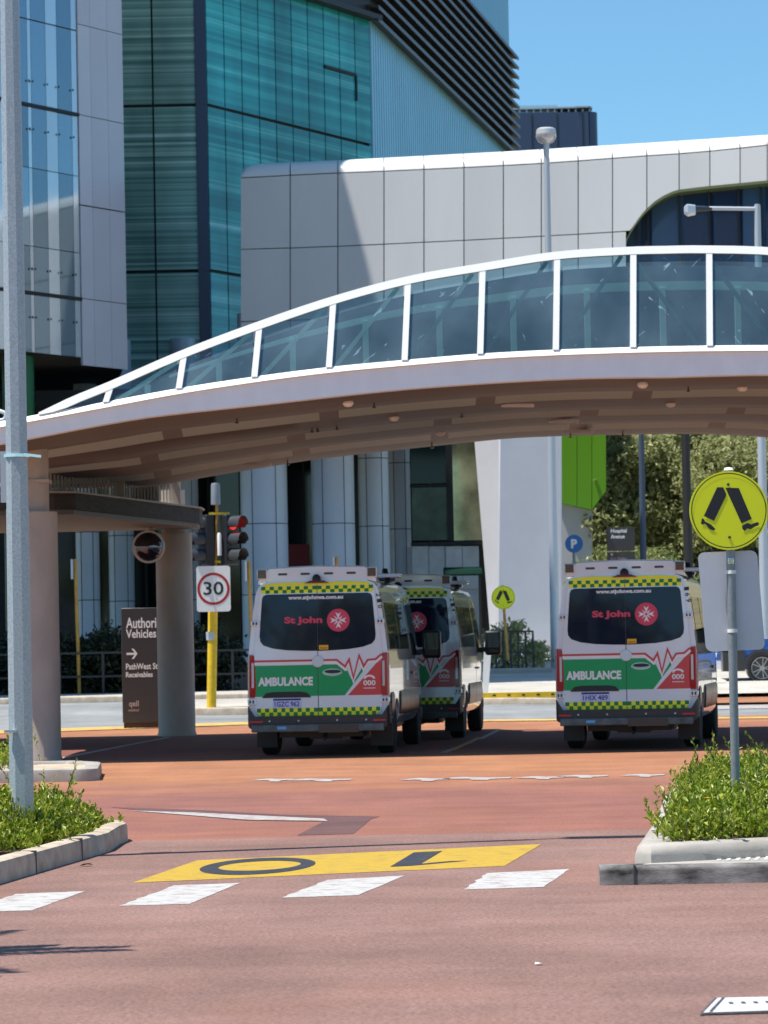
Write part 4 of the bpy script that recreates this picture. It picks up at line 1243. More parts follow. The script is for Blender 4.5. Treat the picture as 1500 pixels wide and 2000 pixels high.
bo = body.modifiers.new('arches', 'BOOLEAN'); bo.operation = 'DIFFERENCE'; bo.object = cutter; bo.solver = 'EXACT'
bpy.context.view_layer.update()
dg = bpy.context.evaluated_depsgraph_get()
nm = bpy.data.meshes.new_from_object(body.evaluated_get(dg))
body.modifiers.clear(); body.data = nm
bpy.data.objects.remove(cutter)
while len(nm.materials) < 2: nm.materials.append(M_black)
nm.materials[1] = M_black
for p_ in nm.polygons: p_.material_index = 1 if p_.material_index > 0 else 0
# underbody and wheel wells
mb = MB(); mb.box((-.61, .25, .27), (.61, 5.6, .62)); mb.box((-.8, 1.7, .34), (.8, 4.2, .5)); mb.box((-.18,.3,.24),(.30,1.0,.31)); mb.box((-.75,.2,.40),(.75,.6,.55))
mb.build('underbody', M_black, amb)
# rear doors
DW = [(.62,.90),(.70,.925),(1.0,.93),(1.45,.93),(1.8,.905),(2.1,.87),(2.40,.832),(2.455,.79)]
for s_ in (-1, 1):
    poly = [(s_*.004, .60), (s_*.82, .60)] + [(s_*w, z) for z, w in DW] + [(s_*.70, 2.478), (s_*.004, 2.485)]
    if s_ > 0: pass
    else: poly = list(reversed(poly))
    mb = MB(); mb.prism(poly, RP, .002, .016); dr = mb.build('rear_door', M_white, amb, bevel=.004)
    # window of this door
    wpoly = [(.004,2.345),(.74,2.345),(.785,2.325),(.805,2.28),(.835,1.90),(.845,1.74),(.835,1.665),(.79,1.61),(.66,1.565),(.45,1.535),(.2,1.522),(.004,1.518)]
    wpoly = [(s_*a_, b_) for a_, b_ in wpoly]
    if s_ > 0: wpoly = list(reversed(wpoly))
    mb = MB(); mb.prism(wpoly, RP, .0165, .020); mb.build('window', M_dkglass, dr)
    # livery on this door
    if s_ < 0:
        mb = MB(); mb.prism([(-.925,.87),(-.004,.87),(-.004,1.318),(-.925,1.318)], RP, .0165, .0180); mb.build('green_panel', M_green, dr)
        mb = MB(); mb.text('AMBULANCE', RP, -.475, 1.085, .80, .128, .0195, bold=.045); mb.build('lettering', M_livewhite, dr)
    else:
        gp = [(.004,.87),(.385,.87),(.735,1.315),(.66,1.30),(.60,1.20),(.54,1.10),(.485,1.10),(.43,1.225),(.385,1.225),(.30,1.318),(.004,1.318)]
        mb = MB(); mb.prism(gp, RP, .0165, .0180); mb.build('green_panel', M_green, dr)
        mb = MB(); mb.prism([(.43,.87),(.915,.87),(.915,1.40)], RP, .0165, .0180); mb.build('red_panel', M_livered, dr)
        mb = MB()
        mb.text('000', RP, .745, 1.045, .175, .075, .0195, bold=.025)
        ph = [(.70,1.10),(.79,1.10),(.79,1.125),(.70,1.125)]
        hb = []
        for k in range(9):
            t = math.pi * k / 8; hb.append((.745 - .085*math.cos(t), 1.105 + .055*math.sin(t)))
        for k in range(8, -1, -1):
            t = math.pi * k / 8; hb.append((.745 - .055*math.cos(t), 1.103 + .030*math.sin(t)))
        mb.prism(hb, RP, .0182, .0195)
        mb.prism([(.66,.965),(.83,.965),(.83,.975),(.66,.975)], RP, .0182, .0195)
        mb.build('phone_emblem', M_livewhite, dr)
        hp = [(.21 + .145*math.cos(2*math.pi*k/20), 1.205 + .058*math.sin(2*math.pi*k/20)) for k in range(20)]
        mb = MB(); mb.prism(hp, RP, .0182, .028); h_ = mb.build('door_handle', M_chrome, dr, bevel=.004)
        mb = MB(); mb.prism([(.215 + .12*math.cos(2*math.pi*k/20), 1.217 + .026*math.sin(2*math.pi*k/20)) for k in range(20)], RP, .0282, .031)
        mb.m = [0]*len(mb.m); hm = mb.build('handle_recess', M_black, dr)
def ribbon(mb, pts, w, n0, mt=0):
    # ribbon of constant width along a polyline on the doors
    P = [Vector(p) for p in pts]; L_, R_ = [], []
    for i, p in enumerate(P):
        d0 = (P[i] - P[max(i-1,0)]); d1 = (P[min(i+1,len(P)-1)] - P[i])
        d0 = d0.normalized() if d0.length else d1.normalized(); d1 = d1.normalized() if d1.length else d0
        n_ = Vector((-(d0+d1).y, (d0+d1).x)).normalized(); c_ = max(.38, n_.dot(Vector((-d0.y, d0.x))))
        L_.append(p + n_*(w/2/c_)); R_.append(p - n_*(w/2/c_))
    k = len(P)
    mb.add([RP(p.x, p.y, n0) for p in L_] + [RP(p.x, p.y, n0) for p in R_], [(i, i+1, k+i+1, k+i) for i in range(k-1)], mt)
def ecg(dz): return [(-.925,1.382+dz),(-.09,1.382+dz),(.09,1.382+dz),(.275,1.382+dz),(.395,1.285+dz),(.455,1.385+dz),(.515,1.12+dz),(.60,1.44+dz),(.665,1.285+dz),(.725,1.375+dz),(.84,1.382+dz),(.925,1.455+dz)]
mb = MB(); ribbon(mb, ecg(-.028), .055, .0205, 0); ribbon(mb, ecg(0), .030, .0217, 1)
mb.build('heartbeat_stripe', [M_livewhite, M_livered], amb)
def checks(mb, x0_, x1_, z0_, z1_, cut_c=0, zw=None):
    n_ = round((x1_ - x0_)/.0605); dx = (x1_ - x0_)/n_; dz = (z1_ - z0_)/2
    for i in range(n_):
        for j in range(2):
            if abs(x0_ + (i+.5)*dx) < .006: continue
            a_, b_, c_, d_ = x0_+i*dx, x0_+(i+1)*dx, z0_+j*dz, z0_+(j+1)*dz
            if cut_c and j == 0 and ((i == 0 and x0_ < -.5) or (i == n_-1 and x1_ > .5)):
                poly = [(b_, c_), (b_, d_), (a_, d_)] if i == 0 else [(a_, c_), (b_, d_), (a_, d_)]
                poly = poly if i == 0 else [(a_, c_), (b_, d_), (a_, d_)]
            else: poly = [(a_, c_), (b_, c_), (b_, d_), (a_, d_)]
            mb.add([RP(u, v, .0185) for u, v in poly], [tuple(range(len(poly)))], (i + j) % 2)
for x0c, x1c in ((-1, 0), (0, 1)):
    a_, b_ = (-.895 if x0c else .006), (.895 if x1c else -.006)
    mb = MB(); checks(mb, a_, b_, .585, .70, 1); mb.build('lower_checker', [M_yellow, M_chkgreen], amb)
    a_, b_ = (-.815 if x0c else .006), (.815 if x1c else -.006)
    mb = MB(); checks(mb, a_, b_, 2.358, 2.458); mb.build('upper_checker', [M_yellow, M_chkgreen], amb)
mb = MB()
yl = [(-.80,2.462),(.80,2.462),(.74,2.50),(.5,2.515),(-.5,2.515),(-.74,2.50)]
mb.add([RP(u, v, .0185) for u, v in yl], [tuple(range(6))]); mb.build('yellow_roof_stripe', M_yellow, amb)
mb = MB(); mb.box((-.003, -.0215, .60), (.003, -.0195, 2.48), 0, lambda x, y, z: Vector((x, lean_y(z) + y, z))); mb.build('door_gap', M_seam, amb)
def disc(cx, cz, r, n=28): return [(cx + r*math.cos(2*math.pi*k/n), cz + r*math.sin(2*math.pi*k/n)) for k in range(n)]
mb = MB(); mb.prism(disc(0, 1.365, .085), RP, .019, .031); mb.build('silver_badge', mat('brushed_silver', (.62,.63,.65), .3, .5), amb, bevel=.006)
# window lettering and roundel
mb = MB(); mb.text('www.stjohnwa.com.au', RP, -.02, 2.285, .80, .075, .0225, bold=.04); mb.build('web_address', M_livewhite, amb)
mb = MB(); mb.text('St John', RP, -.205, 1.955, .555, .125, .0225, bold=.045); mb.build('window_name', M_pink, amb)
rd = MB(); rd.prism(disc(.305, 1.955, .165, 40), RP, .0205, .0225); rb = rd.build('round_emblem', M_pink, amb)
mb = MB()
for k in range(4):
    t = math.pi/2*k
    arm = [(0,.012),(-.038,.118),(0,.088),(.038,.118)]
    mb.add([RP(.305 + a_*math.cos(t) - b_*math.sin(t), 1.955 + a_*math.sin(t) + b_*math.cos(t), .0240) for a_, b_ in arm], [(0,3,2,1)])
    t += math.pi/4
    arm = [(-.013,.02),(0,.095),(.013,.02)]
    mb.add([RP(.305 + a_*math.cos(t) - b_*math.sin(t), 1.955 + a_*math.sin(t) + b_*math.cos(t), .0235) for a_, b_ in arm], [(0,2,1)])
mb.build('cross', M_livewhite, rb)
mb = MB(); mb.prism([(.02,1.535),(.155,1.535),(.155,1.60),(.02,1.60)], RP, .0205, .0222); st_ = mb.build('yellow_sticker', mat('amber_sticker', (.78,.42,.01), .5), amb)
mb = MB()
for q in (1.548, 1.562): mb.prism([(.035,q),(.14,q),(.14,q+.006),(.035,q+.006)], RP, .0223, .0228)
mb.build('sticker_print', M_black, st_)
# number plate and its recess
mb = MB(); mb.prism([(-.82,.852),(-.1,.852),(-.16,.918),(-.26,.935),(-.66,.935),(-.76,.918)], RP, .0185, .034); mb.build('grab_recess', M_black, amb, bevel=.006)
mb = MB(); mb.prism([(-.66,.705),(-.25,.705),(-.25,.842),(-.66,.842)], RP, .0195, .024); pl = mb.build('number_plate', M_plate, amb)
mb = MB(); mb.prism([(-.655,.812),(-.255,.812),(-.255,.838),(-.655,.838)], RP, .0242, .025); mb.build('plate_band', M_navy, pl)
mb = MB(); mb.text('1GZC 962', RP, -.455, .76, .36, .075, .0252, bold=.02); ptxt = mb.build('plate_number', M_navy, pl)
# tail lights wrapping round the corner, reverse light inside each
for s_ in (-1, 1):
    mb = MB(); rws = []
    for z, iw, ext in ((.86,.925,.02),(.90,.91,.10),(1.05,.905,.15),(1.22,.912,.15),(1.36,.918,.13),(1.46,.93,.06),(1.475,.95,.015)):
        hw = half_w(z); ly = lean_y(z)
        q = [(s_*iw, ly - .018, z), (s_*(hw - .02), ly - .020, z), (s_*(hw + .012), ly + .02, z), (s_*(hw + .012), ly + .04 + ext, z), (s_*(hw - .06), ly + .04 + ext, z), (s_*iw, ly + .03, z)]
        rws.append(q if s_ < 0 else q)
    mb.loft(rws); tlt = mb.build('tail_light', M_red_lens, amb, smooth=30)
    mb = MB(); mb.box((.935, -.0215, 1.0), (.968, -.017, 1.36), 0, lambda x, y, z: Vector((s_*x, lean_y(z) + y, z))); mb.build('reversing_lens', M_clear_lens, tlt)
    # hinges and pillar fittings
    for z, hgt in ((.80,.09),(1.93,.075)):
        hw = half_w(z); mb = MB(); mb.box((hw - .12, -.03, z - hgt/2), (hw + .012, .07, z + hgt/2), 0, lambda x, y, zz: Vector((s_*x, lean_y(zz) + y, zz)))
        hg = mb.build('hinge', M_white, amb, bevel=.012)
        mb = MB(); mb.box((hw - .085, -.034, z - hgt/4), (hw - .06, -.0305, z + hgt/4), 0, lambda x, y, zz: Vector((s_*x, lean_y(zz) + y, zz)))
        mb.box((hw - .04, -.034, z - hgt/4), (hw - .015, -.0305, z + hgt/4), 0, lambda x, y, zz: Vector((s_*x, lean_y(zz) + y, zz)))
        mb.build('hinge_bolts', M_trim, hg)
    mb = MB(); mb.prism([(s_*.80,.50),(s_*.985,.50),(s_*.985,.522),(s_*.80,.522)], lambda u, v, n: Vector((u, -.105 - n, v)), 0, .006); mb.build('reflector', mat('red_reflector', (.65,.02,.02), .3), amb)
    # side trim, windows, numerals
    for y0_, y1_ in ((.28,.66),(1.60,2.9),(2.93,4.28),(5.25,5.6)):
        mb = MB(); rws = []
        for z in (.55,.60,.70,.85,.90):
            rws.append([side_pt(y0_, z, .004, s_), side_pt(y1_, z, .004, s_), side_pt(y1_, z, .022 if .55 < z < .9 else .008, s_), side_pt(y0_, z, .022 if .55 < z < .9 else .008, s_)])
        if y1_ < 5: mb.loft(rws); mb.build('side_trim', M_trim, amb, smooth=40)
    for y0_, y1_, z0_ in ((.42,1.75,1.52),(1.85,3.1,1.52),(3.4,4.45,1.42)):
        mb = MB(); zz = [z0_, z0_ + .03, 1.75, 1.95, 2.13, 2.2]
        rws = []
        for z in zz:
            ins_ = .04 if z in (zz[0], zz[-1]) else 0
            y1b = y1_ - (max(0, z - 1.5)*.45 if y1_ > 4 else 0)
            rws.append([side_pt(y0_ + ins_, z, .001, s_), side_pt(y1b - ins_, z, .001, s_), side_pt(y1b - ins_, z, .006, s_), side_pt(y0_ + ins_, z, .006, s_)])
        mb.loft(rws); mb.build('side_window', M_sideglass, amb, smooth=40)
    mb = MB(); mb.bar(side_pt(3.3, 1.15, .02, s_), side_pt(3.55, 1.15, .02, s_), .03, .035); mb.build('side_handle', M_trim, amb)
    for yy in (3.25, 4.35 if s_ else 0):
        mb = MB(); mb.box((0, yy - .004, .6), (.0015, yy + .004, 2.2), 0, lambda x, y, z: side_pt(y, z, .001 + x, s_)) 
        # seam follows the side in steps
        mb = MB(); zz = [.6,.9,1.2,1.5,1.8,2.1,2.3]
        mb.loft([[side_pt(yy - .005, z, .001, s_), side_pt(yy + .005, z, .001, s_), side_pt(yy + .005, z, .0025, s_), side_pt(yy - .005, z, .0025, s_)] for z in zz]); mb.build('door_seam', M_seam, amb)
    # mirror
    mb = MB(); mb.box((s_*1.07 if s_ > 0 else s_*1.36, 4.62, 1.36), (s_*1.36 if s_ > 0 else s_*1.07, 4.84, 1.80)); mr_ = mb.build('wing_mirror', M_black, amb, bevel=.05, seg=3)
    mb = MB(); mb.bar((s_*.96, 4.72, 1.45), (s_*1.1, 4.72, 1.47), .1, .09); mb.build('mirror_arm', M_black, mr_)
    mb = MB(); mb.box((s_*1.10 if s_ > 0 else s_*1.33, 4.615, 1.5), (s_*1.33 if s_ > 0 else s_*1.10, 4.619, 1.76)); mb.build('mirror_glass', M_dkglass, mr_)
    # headlight
    mb = MB(); mb.box((s_*.55 if s_ > 0 else s_*.84, 5.70, .92), (s_*.84 if s_ > 0 else s_*.55, 5.86, 1.06)); mb.build('headlight', M_clear_lens, amb, bevel=.03)
    # roof work lamp at the rear corner
    x_ = s_*.80; mb = MB(); mb.box((x_ - .075, .075, 2.565), (x_ + .075, .17, 2.715)); wl_ = mb.build('work_lamp', M_white, amb, bevel=.015)
    mb = MB(); mb.box((x_ - .062, .068, 2.58), (x_ + .062, .0745, 2.702)); mb.build('lamp_glass', mat('smoked_lens', (.10,.07,.06), .15, coat=.5), wl_, bevel=.01)
mb = MB()
for k, ch in enumerate('210'):
    mb.text(ch, lambda u, v, n: Vector((u, lean_y(v) - n, v)), .893 + .012*k, 2.31 - k*.085, .05, .07, .004, bold=.02, rot=-math.pi/2 + .1)
ntxt = mb.build('fleet_number', M_black, amb)
# windscreen
mb = MB(); rws = []
for y, w, H in STN[5:9]:
    sec = amb_section(y, w, H); s2_ = [p for p in sec if p[2] > .7 + (2.40-.7)*(H-.7)/(HB-.7)]
    rws.append([(p[0]*.97, p[1] + .012, p[2] + .012) for p in s2_])
mb.loft(rws, closed=False, caps=False); mb.build('windscreen', M_sideglass, amb, smooth=40)
mb = MB(); mb.box((-.5, 5.84, .68), (.5, 5.925, .86)); mb.build('grille', M_black, amb, bevel=.02)
mb = MB(); mb.box((-.93, 5.62, .36), (.93, 5.98, .60)); mb.build('front_bumper', M_bumper, amb, bevel=.06, seg=3)
# rear bumper with step
mb = MB(); mb.loft([[(x, -.02, z0_), (x, -.105 + d_, z0_), (x, -.105 + d_, z1_), (x, .02, z1_), (x, .25, z1_), (x, .25, z0_)] for x, d_, z0_, z1_ in ((-1.03,.10,.46,.74),(-1.0,.03,.42,.70),(-.93,.0,.40,.59),(.93,.0,.40,.59),(1.0,.03,.42,.70),(1.03,.10,.46,.74))])
bmp = mb.build('bumper', M_bumper, amb, smooth=30)
mb = MB(); mb.box((-.96, -.17, .36), (.96, -.106, .468)); sp_ = mb.build('bumper_step', M_step, amb, bevel=.015)
mb = MB(); mb.box((.02, -.180, .345), (.60, -.171, .46)); mb.build('step_pad', M_trim, sp_)
mb = MB(); mb.box((-.58, -.176, .40), (-.45, -.171, .44)); mb.build('blue_tag', mat('blue_tag', (.12,.42,.75), .4), sp_)
mb = MB()
for x in (-.70,-.28,.28,.70):
    mb = MB(); mb.lathe([(.013, -.112), (.013, -.105)], (x, 0, .52), 10, 'y'); mb.build('parking_sensor', M_clear_lens, bmp)
mb = MB(); mb.tube([(.1, -.05, .33), (.1, -.12, .26), (.1, -.16, .25)], [.035,.03,.025], 8); mb.build('tow_hook', M_black, amb)
for s_ in (-1, 1):
    mb = MB(); mb.box((s_*.68 if s_ > 0 else s_*1.0, .64, .12), (s_*1.0 if s_ > 0 else s_*.70, .662, .52)); mb.build('mud_flap', M_black, amb)
# roof beam with slots, brake light, camera, light bar ahead
mb = MB(); mb.loft([[(x, .10, z0_), (x, .10, z1_ - .02), (x, .13, z1_), (x, .42, z1_ - .03), (x, .75, z0_)] for x, z0_, z1_ in ((-.86,2.50,2.56),(-.74,2.53,2.70),(-.70,2.53,2.735),(0,2.54,2.755),(.70,2.53,2.735),(.74,2.53,2.70),(.86,2.50,2.56))])
bm = mb.build('roof_beam', M_white, amb, smooth=30)
for x in (-.50,-.17,.17,.50):
    mb = MB(); mb.prism([(x + a_, 2.635 + b_) for a_, b_ in ((-.07,0),(-.06,-.016),(.06,-.016),(.07,0),(.06,.016),(-.06,.016))], lambda u, v, n: Vector((u, .10 - n, v)), 0.001, .004)
    mb.build('beam_slot', M_seam, bm)
mb = MB(); mb.prism([(-.18,2.497),(.18,2.497),(.10,2.535),(-.10,2.535)], RP, .0195, .05); mb.build('brake_light', mat('dark_red_lens', (.16,.012,.012), .2), amb)
mb = MB(); mb.lathe([(.065, 0), (.06, .05), (.03, .085), (0, .09)], (0, .04, 2.535), 16); mb.build('roof_camera', M_black, amb, smooth=50)
mb = MB(); mb.box((-.78, 3.55, 2.57), (.78, 3.85, 2.69)); lb_ = mb.build('light_bar', mat('light_bar_lens', (.06,.07,.12), .15, coat=.5), amb, bevel=.04, seg=3)
for x in (.55, .80): 
    mb = MB(); mb.bar((x, 2.2, 2.53), (x - .06, 2.35, 2.72), .07, .07); mb.build('roof_bracket', M_black, amb)
mb = MB(); mb.box((.52, 2.1, 2.60), (.99, 2.6, 2.66)); mb.build('roof_tube', M_white, amb, bevel=.02)
# wheels
for yc in (1.12, 4.78):
    for s_ in (-1, 1):
        c_ = Vector((s_*.86, yc, .355)); o_ = s_*.125
        mb = MB(); mb.lathe([(.20, -.118), (.31, -.125), (.345, -.10), (.355, -.06), (.355, .06), (.345, .10), (.31, .125), (.20, .118)], c_, 32, 'x')
        ty = mb.build('wheel', M_tyre, amb, smooth=40)
        mb = MB(); mb.lathe([(0, .06*s_), (.06, .075*s_), (.07, .05*s_), (.16, .045*s_), (.205, .10*s_), (.205, -.08*s_)], c_, 24, 'x'); mb.build('rim', mat('steel_rim', (.42,.43,.44), .35, .7), ty, smooth=35)
amb_specs = [
    ((-1.0, 45.1), -6.2, 'white ambulance with green and checker livery parked nearest at left centre, back fully visible', '1GZC 962', '210'),
    ((3.455, 45.2), -9.6, 'white ambulance with green and checker livery standing alone at right, behind the crossing sign', '1HIX 489', '169'),
    ((.20, 51.75), -6.2, 'white ambulance half hidden behind the left centre ambulance', '1GZC 941', '214')]
for i, (xy, deg, lab, plate, num) in enumerate(amb_specs):
    o = amb if i == 0 else copy_tree(amb)
    T(o, lab, 'ambulance', 'ambulances waiting under the bridge')
    o.location = (xy[0], xy[1], .004); o.rotation_euler = (0, 0, R(deg))
    if i:
        for ch in o.children:
            if ch.name.startswith('number_plate'):
                for c2_ in list(ch.children):
                    if c2_.name.startswith('plate_number'):
                        mb = MB(); mb.text(plate, RP, -.455, .76, .36, .075, .0252, bold=.02)
                        t_ = mb.build('tmp', M_navy); c2_.data = t_.data; bpy.data.objects.remove(t_)
            if ch.name.startswith('fleet_number'):
                mb = MB()
                for k, q in enumerate(num):
                    mb.text(q, lambda u, v, n: Vector((u, lean_y(v) - n, v)), .893 + .012*k, 2.31 - k*.085, .05, .07, .004, bold=.02, rot=-math.pi/2 + .1)
                t_ = mb.build('tmp', M_black); ch.data = t_.data; bpy.data.objects.remove(t_)

# ================================================================== STREET FURNITURE
# tall galvanised pole at left; its lantern hangs out of frame over the road
b_ = gnd(44, 1652, .1); b_.z = .1
pole = empty('street_light', b_); T(pole, 'tall galvanised octagonal steel pole rising out of the left planting', 'street light')
HP = 10.6
def pw(z): return .098 - .0028*z
mb = MB(); px_ = b_.x
mb.tube([(px_, b_.y, .1), (px_, b_.y, 2.7)], [pw(0), pw(2.7)], 8); mb.tube([(px_, b_.y, 2.7), (px_, b_.y, 5.9)], [pw(3.6), pw(5.9)], 8); mb.tube([(px_, b_.y, 5.9), (px_, b_.y, HP)], [pw(6.9), pw(HP)], 8)
mb.build('shaft', M_galv, pole, smooth=20)
mb = MB(); mb.tube([(px_, b_.y, HP - .05), (px_ + .12, b_.y + .05, HP + .25), (px_ + .35, b_.y + .1, HP + .3)], .04, 8); mb.build('arm', M_galv, pole, smooth=40)
mb = MB(); mb.box((px_ + .2, b_.y - .05, HP + .22), (px_ + .95, b_.y + .25, HP + .38)); mb.build('lantern', M_lightpost, pole, bevel=.05)
mb = MB(); zc = at(38, 890, b_.y).z; mb.lathe([(.095, -.012), (.10, -.012), (.10, .012), (.095, .012)], (px_, b_.y, zc), 8)
mb.bar((px_ + .06, b_.y - .08, zc + .005), (px_ + .19, b_.y - .02, zc - .01), .012, .02); mb.build('strap', M_chrome, pole)
mb = MB(); zc = at(30, 1425, b_.y).z; mb.box((px_ - .115, b_.y - .12, zc - .02), (px_ - .02, b_.y - .075, zc + .0)); mb.build('hatch_lip', M_galv, pole)
mb = MB(); mb.box((px_ - .14, b_.y + .09, at(10, 950, b_.y).z - .12), (px_ - .05, b_.y + .13, at(10, 880, b_.y).z)); mb.build('side_bracket', M_lightpost, pole)

# pedestrian crossing signs
def sign_disc(c, r, parent_loc, with_parent):
    D = frame(c, (1,0,0), (0,0,1), (0,-1,0))
    n = 64
    circ = lambda q: [(q*math.cos(2*math.pi*k/n), q*math.sin(2*math.pi*k/n)) for k in range(n)]
    mb = MB(); mb.prism(circ(r), D, 0, .012); dc = mb.build('disc', M_signyellow, with_parent)
    mb = MB(); a_, b_2 = circ(r*.955), circ(r*.932)
    mb.add([D(u, v, .0155) for u, v in a_ + b_2], [(i, (i+1) % n, n+(i+1) % n, n+i) for i in range(n)]); mb.build('border_ring', M_signblack, dc)
    z = lambda q: [((x - 477)/300*r, (450 - y)/300*r) for x, y in q]
    polys = [[(392,272),(437,272),(449,296),(460,322),(458,340),(362,527),(286,488)],
             [(455,276),(557,281),(650,518),(572,550)],
             [(270,505),(285,512),(293,530),(312,540),(336,552),(356,572),(372,590),(362,600),(340,596),(322,584),(308,565),(300,553),(284,546),(280,556),(262,547)],
             [(575,568),(618,548),(628,553),(645,560),(672,549),(696,543),(704,552),(700,567),(672,577),(652,590),(640,596),(612,590),(606,598),(590,608),(576,590)]]
    mb = MB()
    for q in polys: mb.sheet(z(q), D, .0155)
    mb.build('walking_legs', M_signblack, dc)
    mb = MB()
    for v in (.66*r, -.68*r): mb.lathe([(.012, .012), (.009, .019), (0, .02)], (c.x, c.y, c.z + v), 10, 'y') if False else mb.prism(disc(0, v, .011, 10), D, .0125, .018)
    mb.build('bolts', M_trim, dc)
    return dc
YS = 24.4
c_ = at(1423.5, 997, YS)
base = Vector((at(1441, 1600, YS).x, YS + .05, .22))
ps = empty('crossing_sign', base); T(ps, 'big round yellow pedestrian crossing sign with black legs at right', 'road sign')
topz = at(1423, 918, YS).z
px0 = c_.x + .012
mb = MB(); mb.tube([(base.x - .005, base.y, .2), (px0, base.y, topz + .005)], .034, 20); mb.build('post', M_post, ps, smooth=50)
mb = MB(); mb.lathe([(.0, .025), (.03, .02), (.04, 0)], (px0, base.y, topz), 14); mb.build('post_cap', M_signwhite, ps, smooth=60)
sign_disc(Vector((c_.x, base.y - .036, c_.z)), .308, base, ps)
for zz in (at(1430, 1117, YS).z, at(1432, 1232, YS).z):
    xx = base.x + (px0 - base.x)*(zz - .2)/(topz - .2)
    mb = MB(); mb.lathe([(.035, -.014), (.040, -.014), (.040, .014), (.035, .014)], (xx, base.y, zz), 18); mb.build('clamp', M_signwhite, ps, smooth=30)
zz = at(1428, 1097, YS).z
mb = MB(); mb.box((px0 - .028, base.y - .045, zz - .02), (px0 + .02, base.y - .034, zz + .03)); mb.build('bracket_bolt', M_chrome, ps, bevel=.006)
# the plate on the other side of the post, seen from behind
A_, B_ = at(1372, 1272, YS), at(1490, 1075, YS)
pc = Vector(((A_.x + B_.x)/2 , base.y + .035, (A_.z + B_.z)/2)); w2, h2 = .232, (B_.z - A_.z)/2
rr = .05
poly = arc(w2-rr, h2-rr, rr, 0, 90, 5) + arc(-w2+rr, h2-rr, rr, 90, 180, 5) + arc(-w2+rr, -h2+rr, rr, 180, 270, 5) + arc(w2-rr, -h2+rr, rr, 270, 360, 5)
sk = .016
D = frame(pc, (1,0,0), (0,0,1), (0,1,0)); Dk = lambda u, v, n: D(u - v*.06, v + u*.02, n)
mb = MB(); mb.prism(poly, Dk, 0, .004)
bp_ = mb.build('back_plate', M_signback, loc=pc); T(bp_, 'blank back of a pale rectangular sign clamped to the crossing sign post', 'sign')
# small copy of the crossing sign far away
Y2 = 82.0
c2 = at(983, 1167, Y2); gb2 = terrain_z(Y2)
ps2 = empty('crossing_sign', (c2.x + .1, Y2, gb2)); T(ps2, 'small distant yellow crossing sign leaning in front of the white pier', 'road sign')
mb = MB(); mb.tube([at(992, 1290, Y2 + .06), at(981, 1143, Y2 + .06)], .038, 10); mb.build('post', M_oldyellow, ps2, smooth=50)
sign_disc(c2, .31, None, ps2)

# speed sign with yellow post carrying the signals
Yt = gnd(413, 1382, .16).y
base = gnd(413, 1382, .16)
tp_ = empty('traffic_light', base); T(tp_, 'traffic light with a lit red lamp on a yellow post by the speed sign', 'traffic light')
sc_ = Yt / FPX
mb = MB(); ptop = at(424, 968, Yt)
mb.tube([base, at(417, 1108, Yt)], .105, 18); mb.tube([at(421, 1107.5, Yt + .02), at(424, 970, Yt + .02)], .032, 10, 1); mb.build('post', [M_postyellow, M_oldyellow], tp_, smooth=50)
mb = MB(); pp_ = at(413, 1242, Yt); mb.lathe([(.117, -.09), (.118, .09)], pp_, 16, mat=0); mb.build('post_sticker', M_lightpost, tp_)
mb = MB(); q = at(421, 966, Yt); mb.lathe([(.0, .26), (.085, .25), (.10, .2), (.105, -.22), (.0, -.23)], q, 16); mb.build('detector_can', M_post, tp_, smooth=40)
mb = MB(); mb.bar(at(408, 1003, Yt), at(448, 1003, Yt), .04, .05); mb.bar(at(410, 1096, Yt), at(440, 1098, Yt), .05, .05); mb.build('mounting_arms', M_postyellow, tp_)
M_lit_red = mat('lit_red_lamp', (.6,.02,.01), .3, emit=(1, .02, .01, .9))
M_dark_lamp = mat('unlit_lamp', (.012,.010,.010), .25)
def lantern(px, py, yaw, lit, parent):
    c = at(px, py, Yt); ca, sa = math.cos(yaw), math.sin(yaw)
    Lf = frame(c, (ca, sa, 0), (0, 0, 1), (sa, -ca, 0))
    mb = MB(); mb.box((-.19, -.55, -.16), (.19, .55, .04), 0, Lf); hd = mb.build('signal_head', M_black, parent, bevel=.02)
    for j, v in enumerate((.355, 0, -.355)):
        n = 18
        mb = MB(); pr_ = [(.135*math.cos(2*math.pi*k/n), v + .135*math.sin(2*math.pi*k/n)) for k in range(n)]
        mb.prism(pr_, Lf, .041, .06); mb.build('lamp', M_lit_red if (lit and j == 0) else M_dark_lamp, hd)
        # visor: open below, longer on top
        vs, fs = [], []
        m_ = 16
        for k in range(m_ + 1):
            t = R(-35) + R(250) * k / m_
            cu, cv = math.cos(t), math.sin(t)
            ln = .36 if cv > -.1 else .30
            for rr_, dep in ((.155, .04), (.155, ln), (.165, ln), (.165, .04)): vs.append(Lf(rr_*cu, v + rr_*cv, dep))
        for k in range(m_):
            for j2 in range(4):
                a_ = k*4 + j2; b2 = k*4 + (j2+1) % 4; fs.append((a_, b2, b2+4, a_+4))
        mb = MB(); mb.add(vs, fs); mb.build('visor', mat('visor_grey', (.05,.05,.055), .35), hd, smooth=40)
lantern(399, 1055, R(-62), False, tp_)
lantern(452, 1054, R(50), True, tp_)
mb = MB(); q0 = at(430, 1095, Yt); mb.lathe([(.05,0),(.05,.45),(.03,.5)], at(429, 1085, Yt - .1), 12); mb.build('push_button_tube', M_signwhite, tp_, smooth=40)
ss = at(417, 1150, Yt - .16)
sp = empty('speed_sign', ss); T(sp, 'white speed limit sign with red ring reading 30', 'road sign')
D = frame(ss, (1,0,0), (0,0,1), (0,-1,0)); w2, h2 = 33*sc_, 44.5*sc_; rr = .06
poly = arc(w2-rr, h2-rr, rr, 0, 90, 4) + arc(-w2+rr, h2-rr, rr, 90, 180, 4) + arc(-w2+rr, -h2+rr, rr, 180, 270, 4) + arc(w2-rr, -h2+rr, rr, 270, 360, 4)
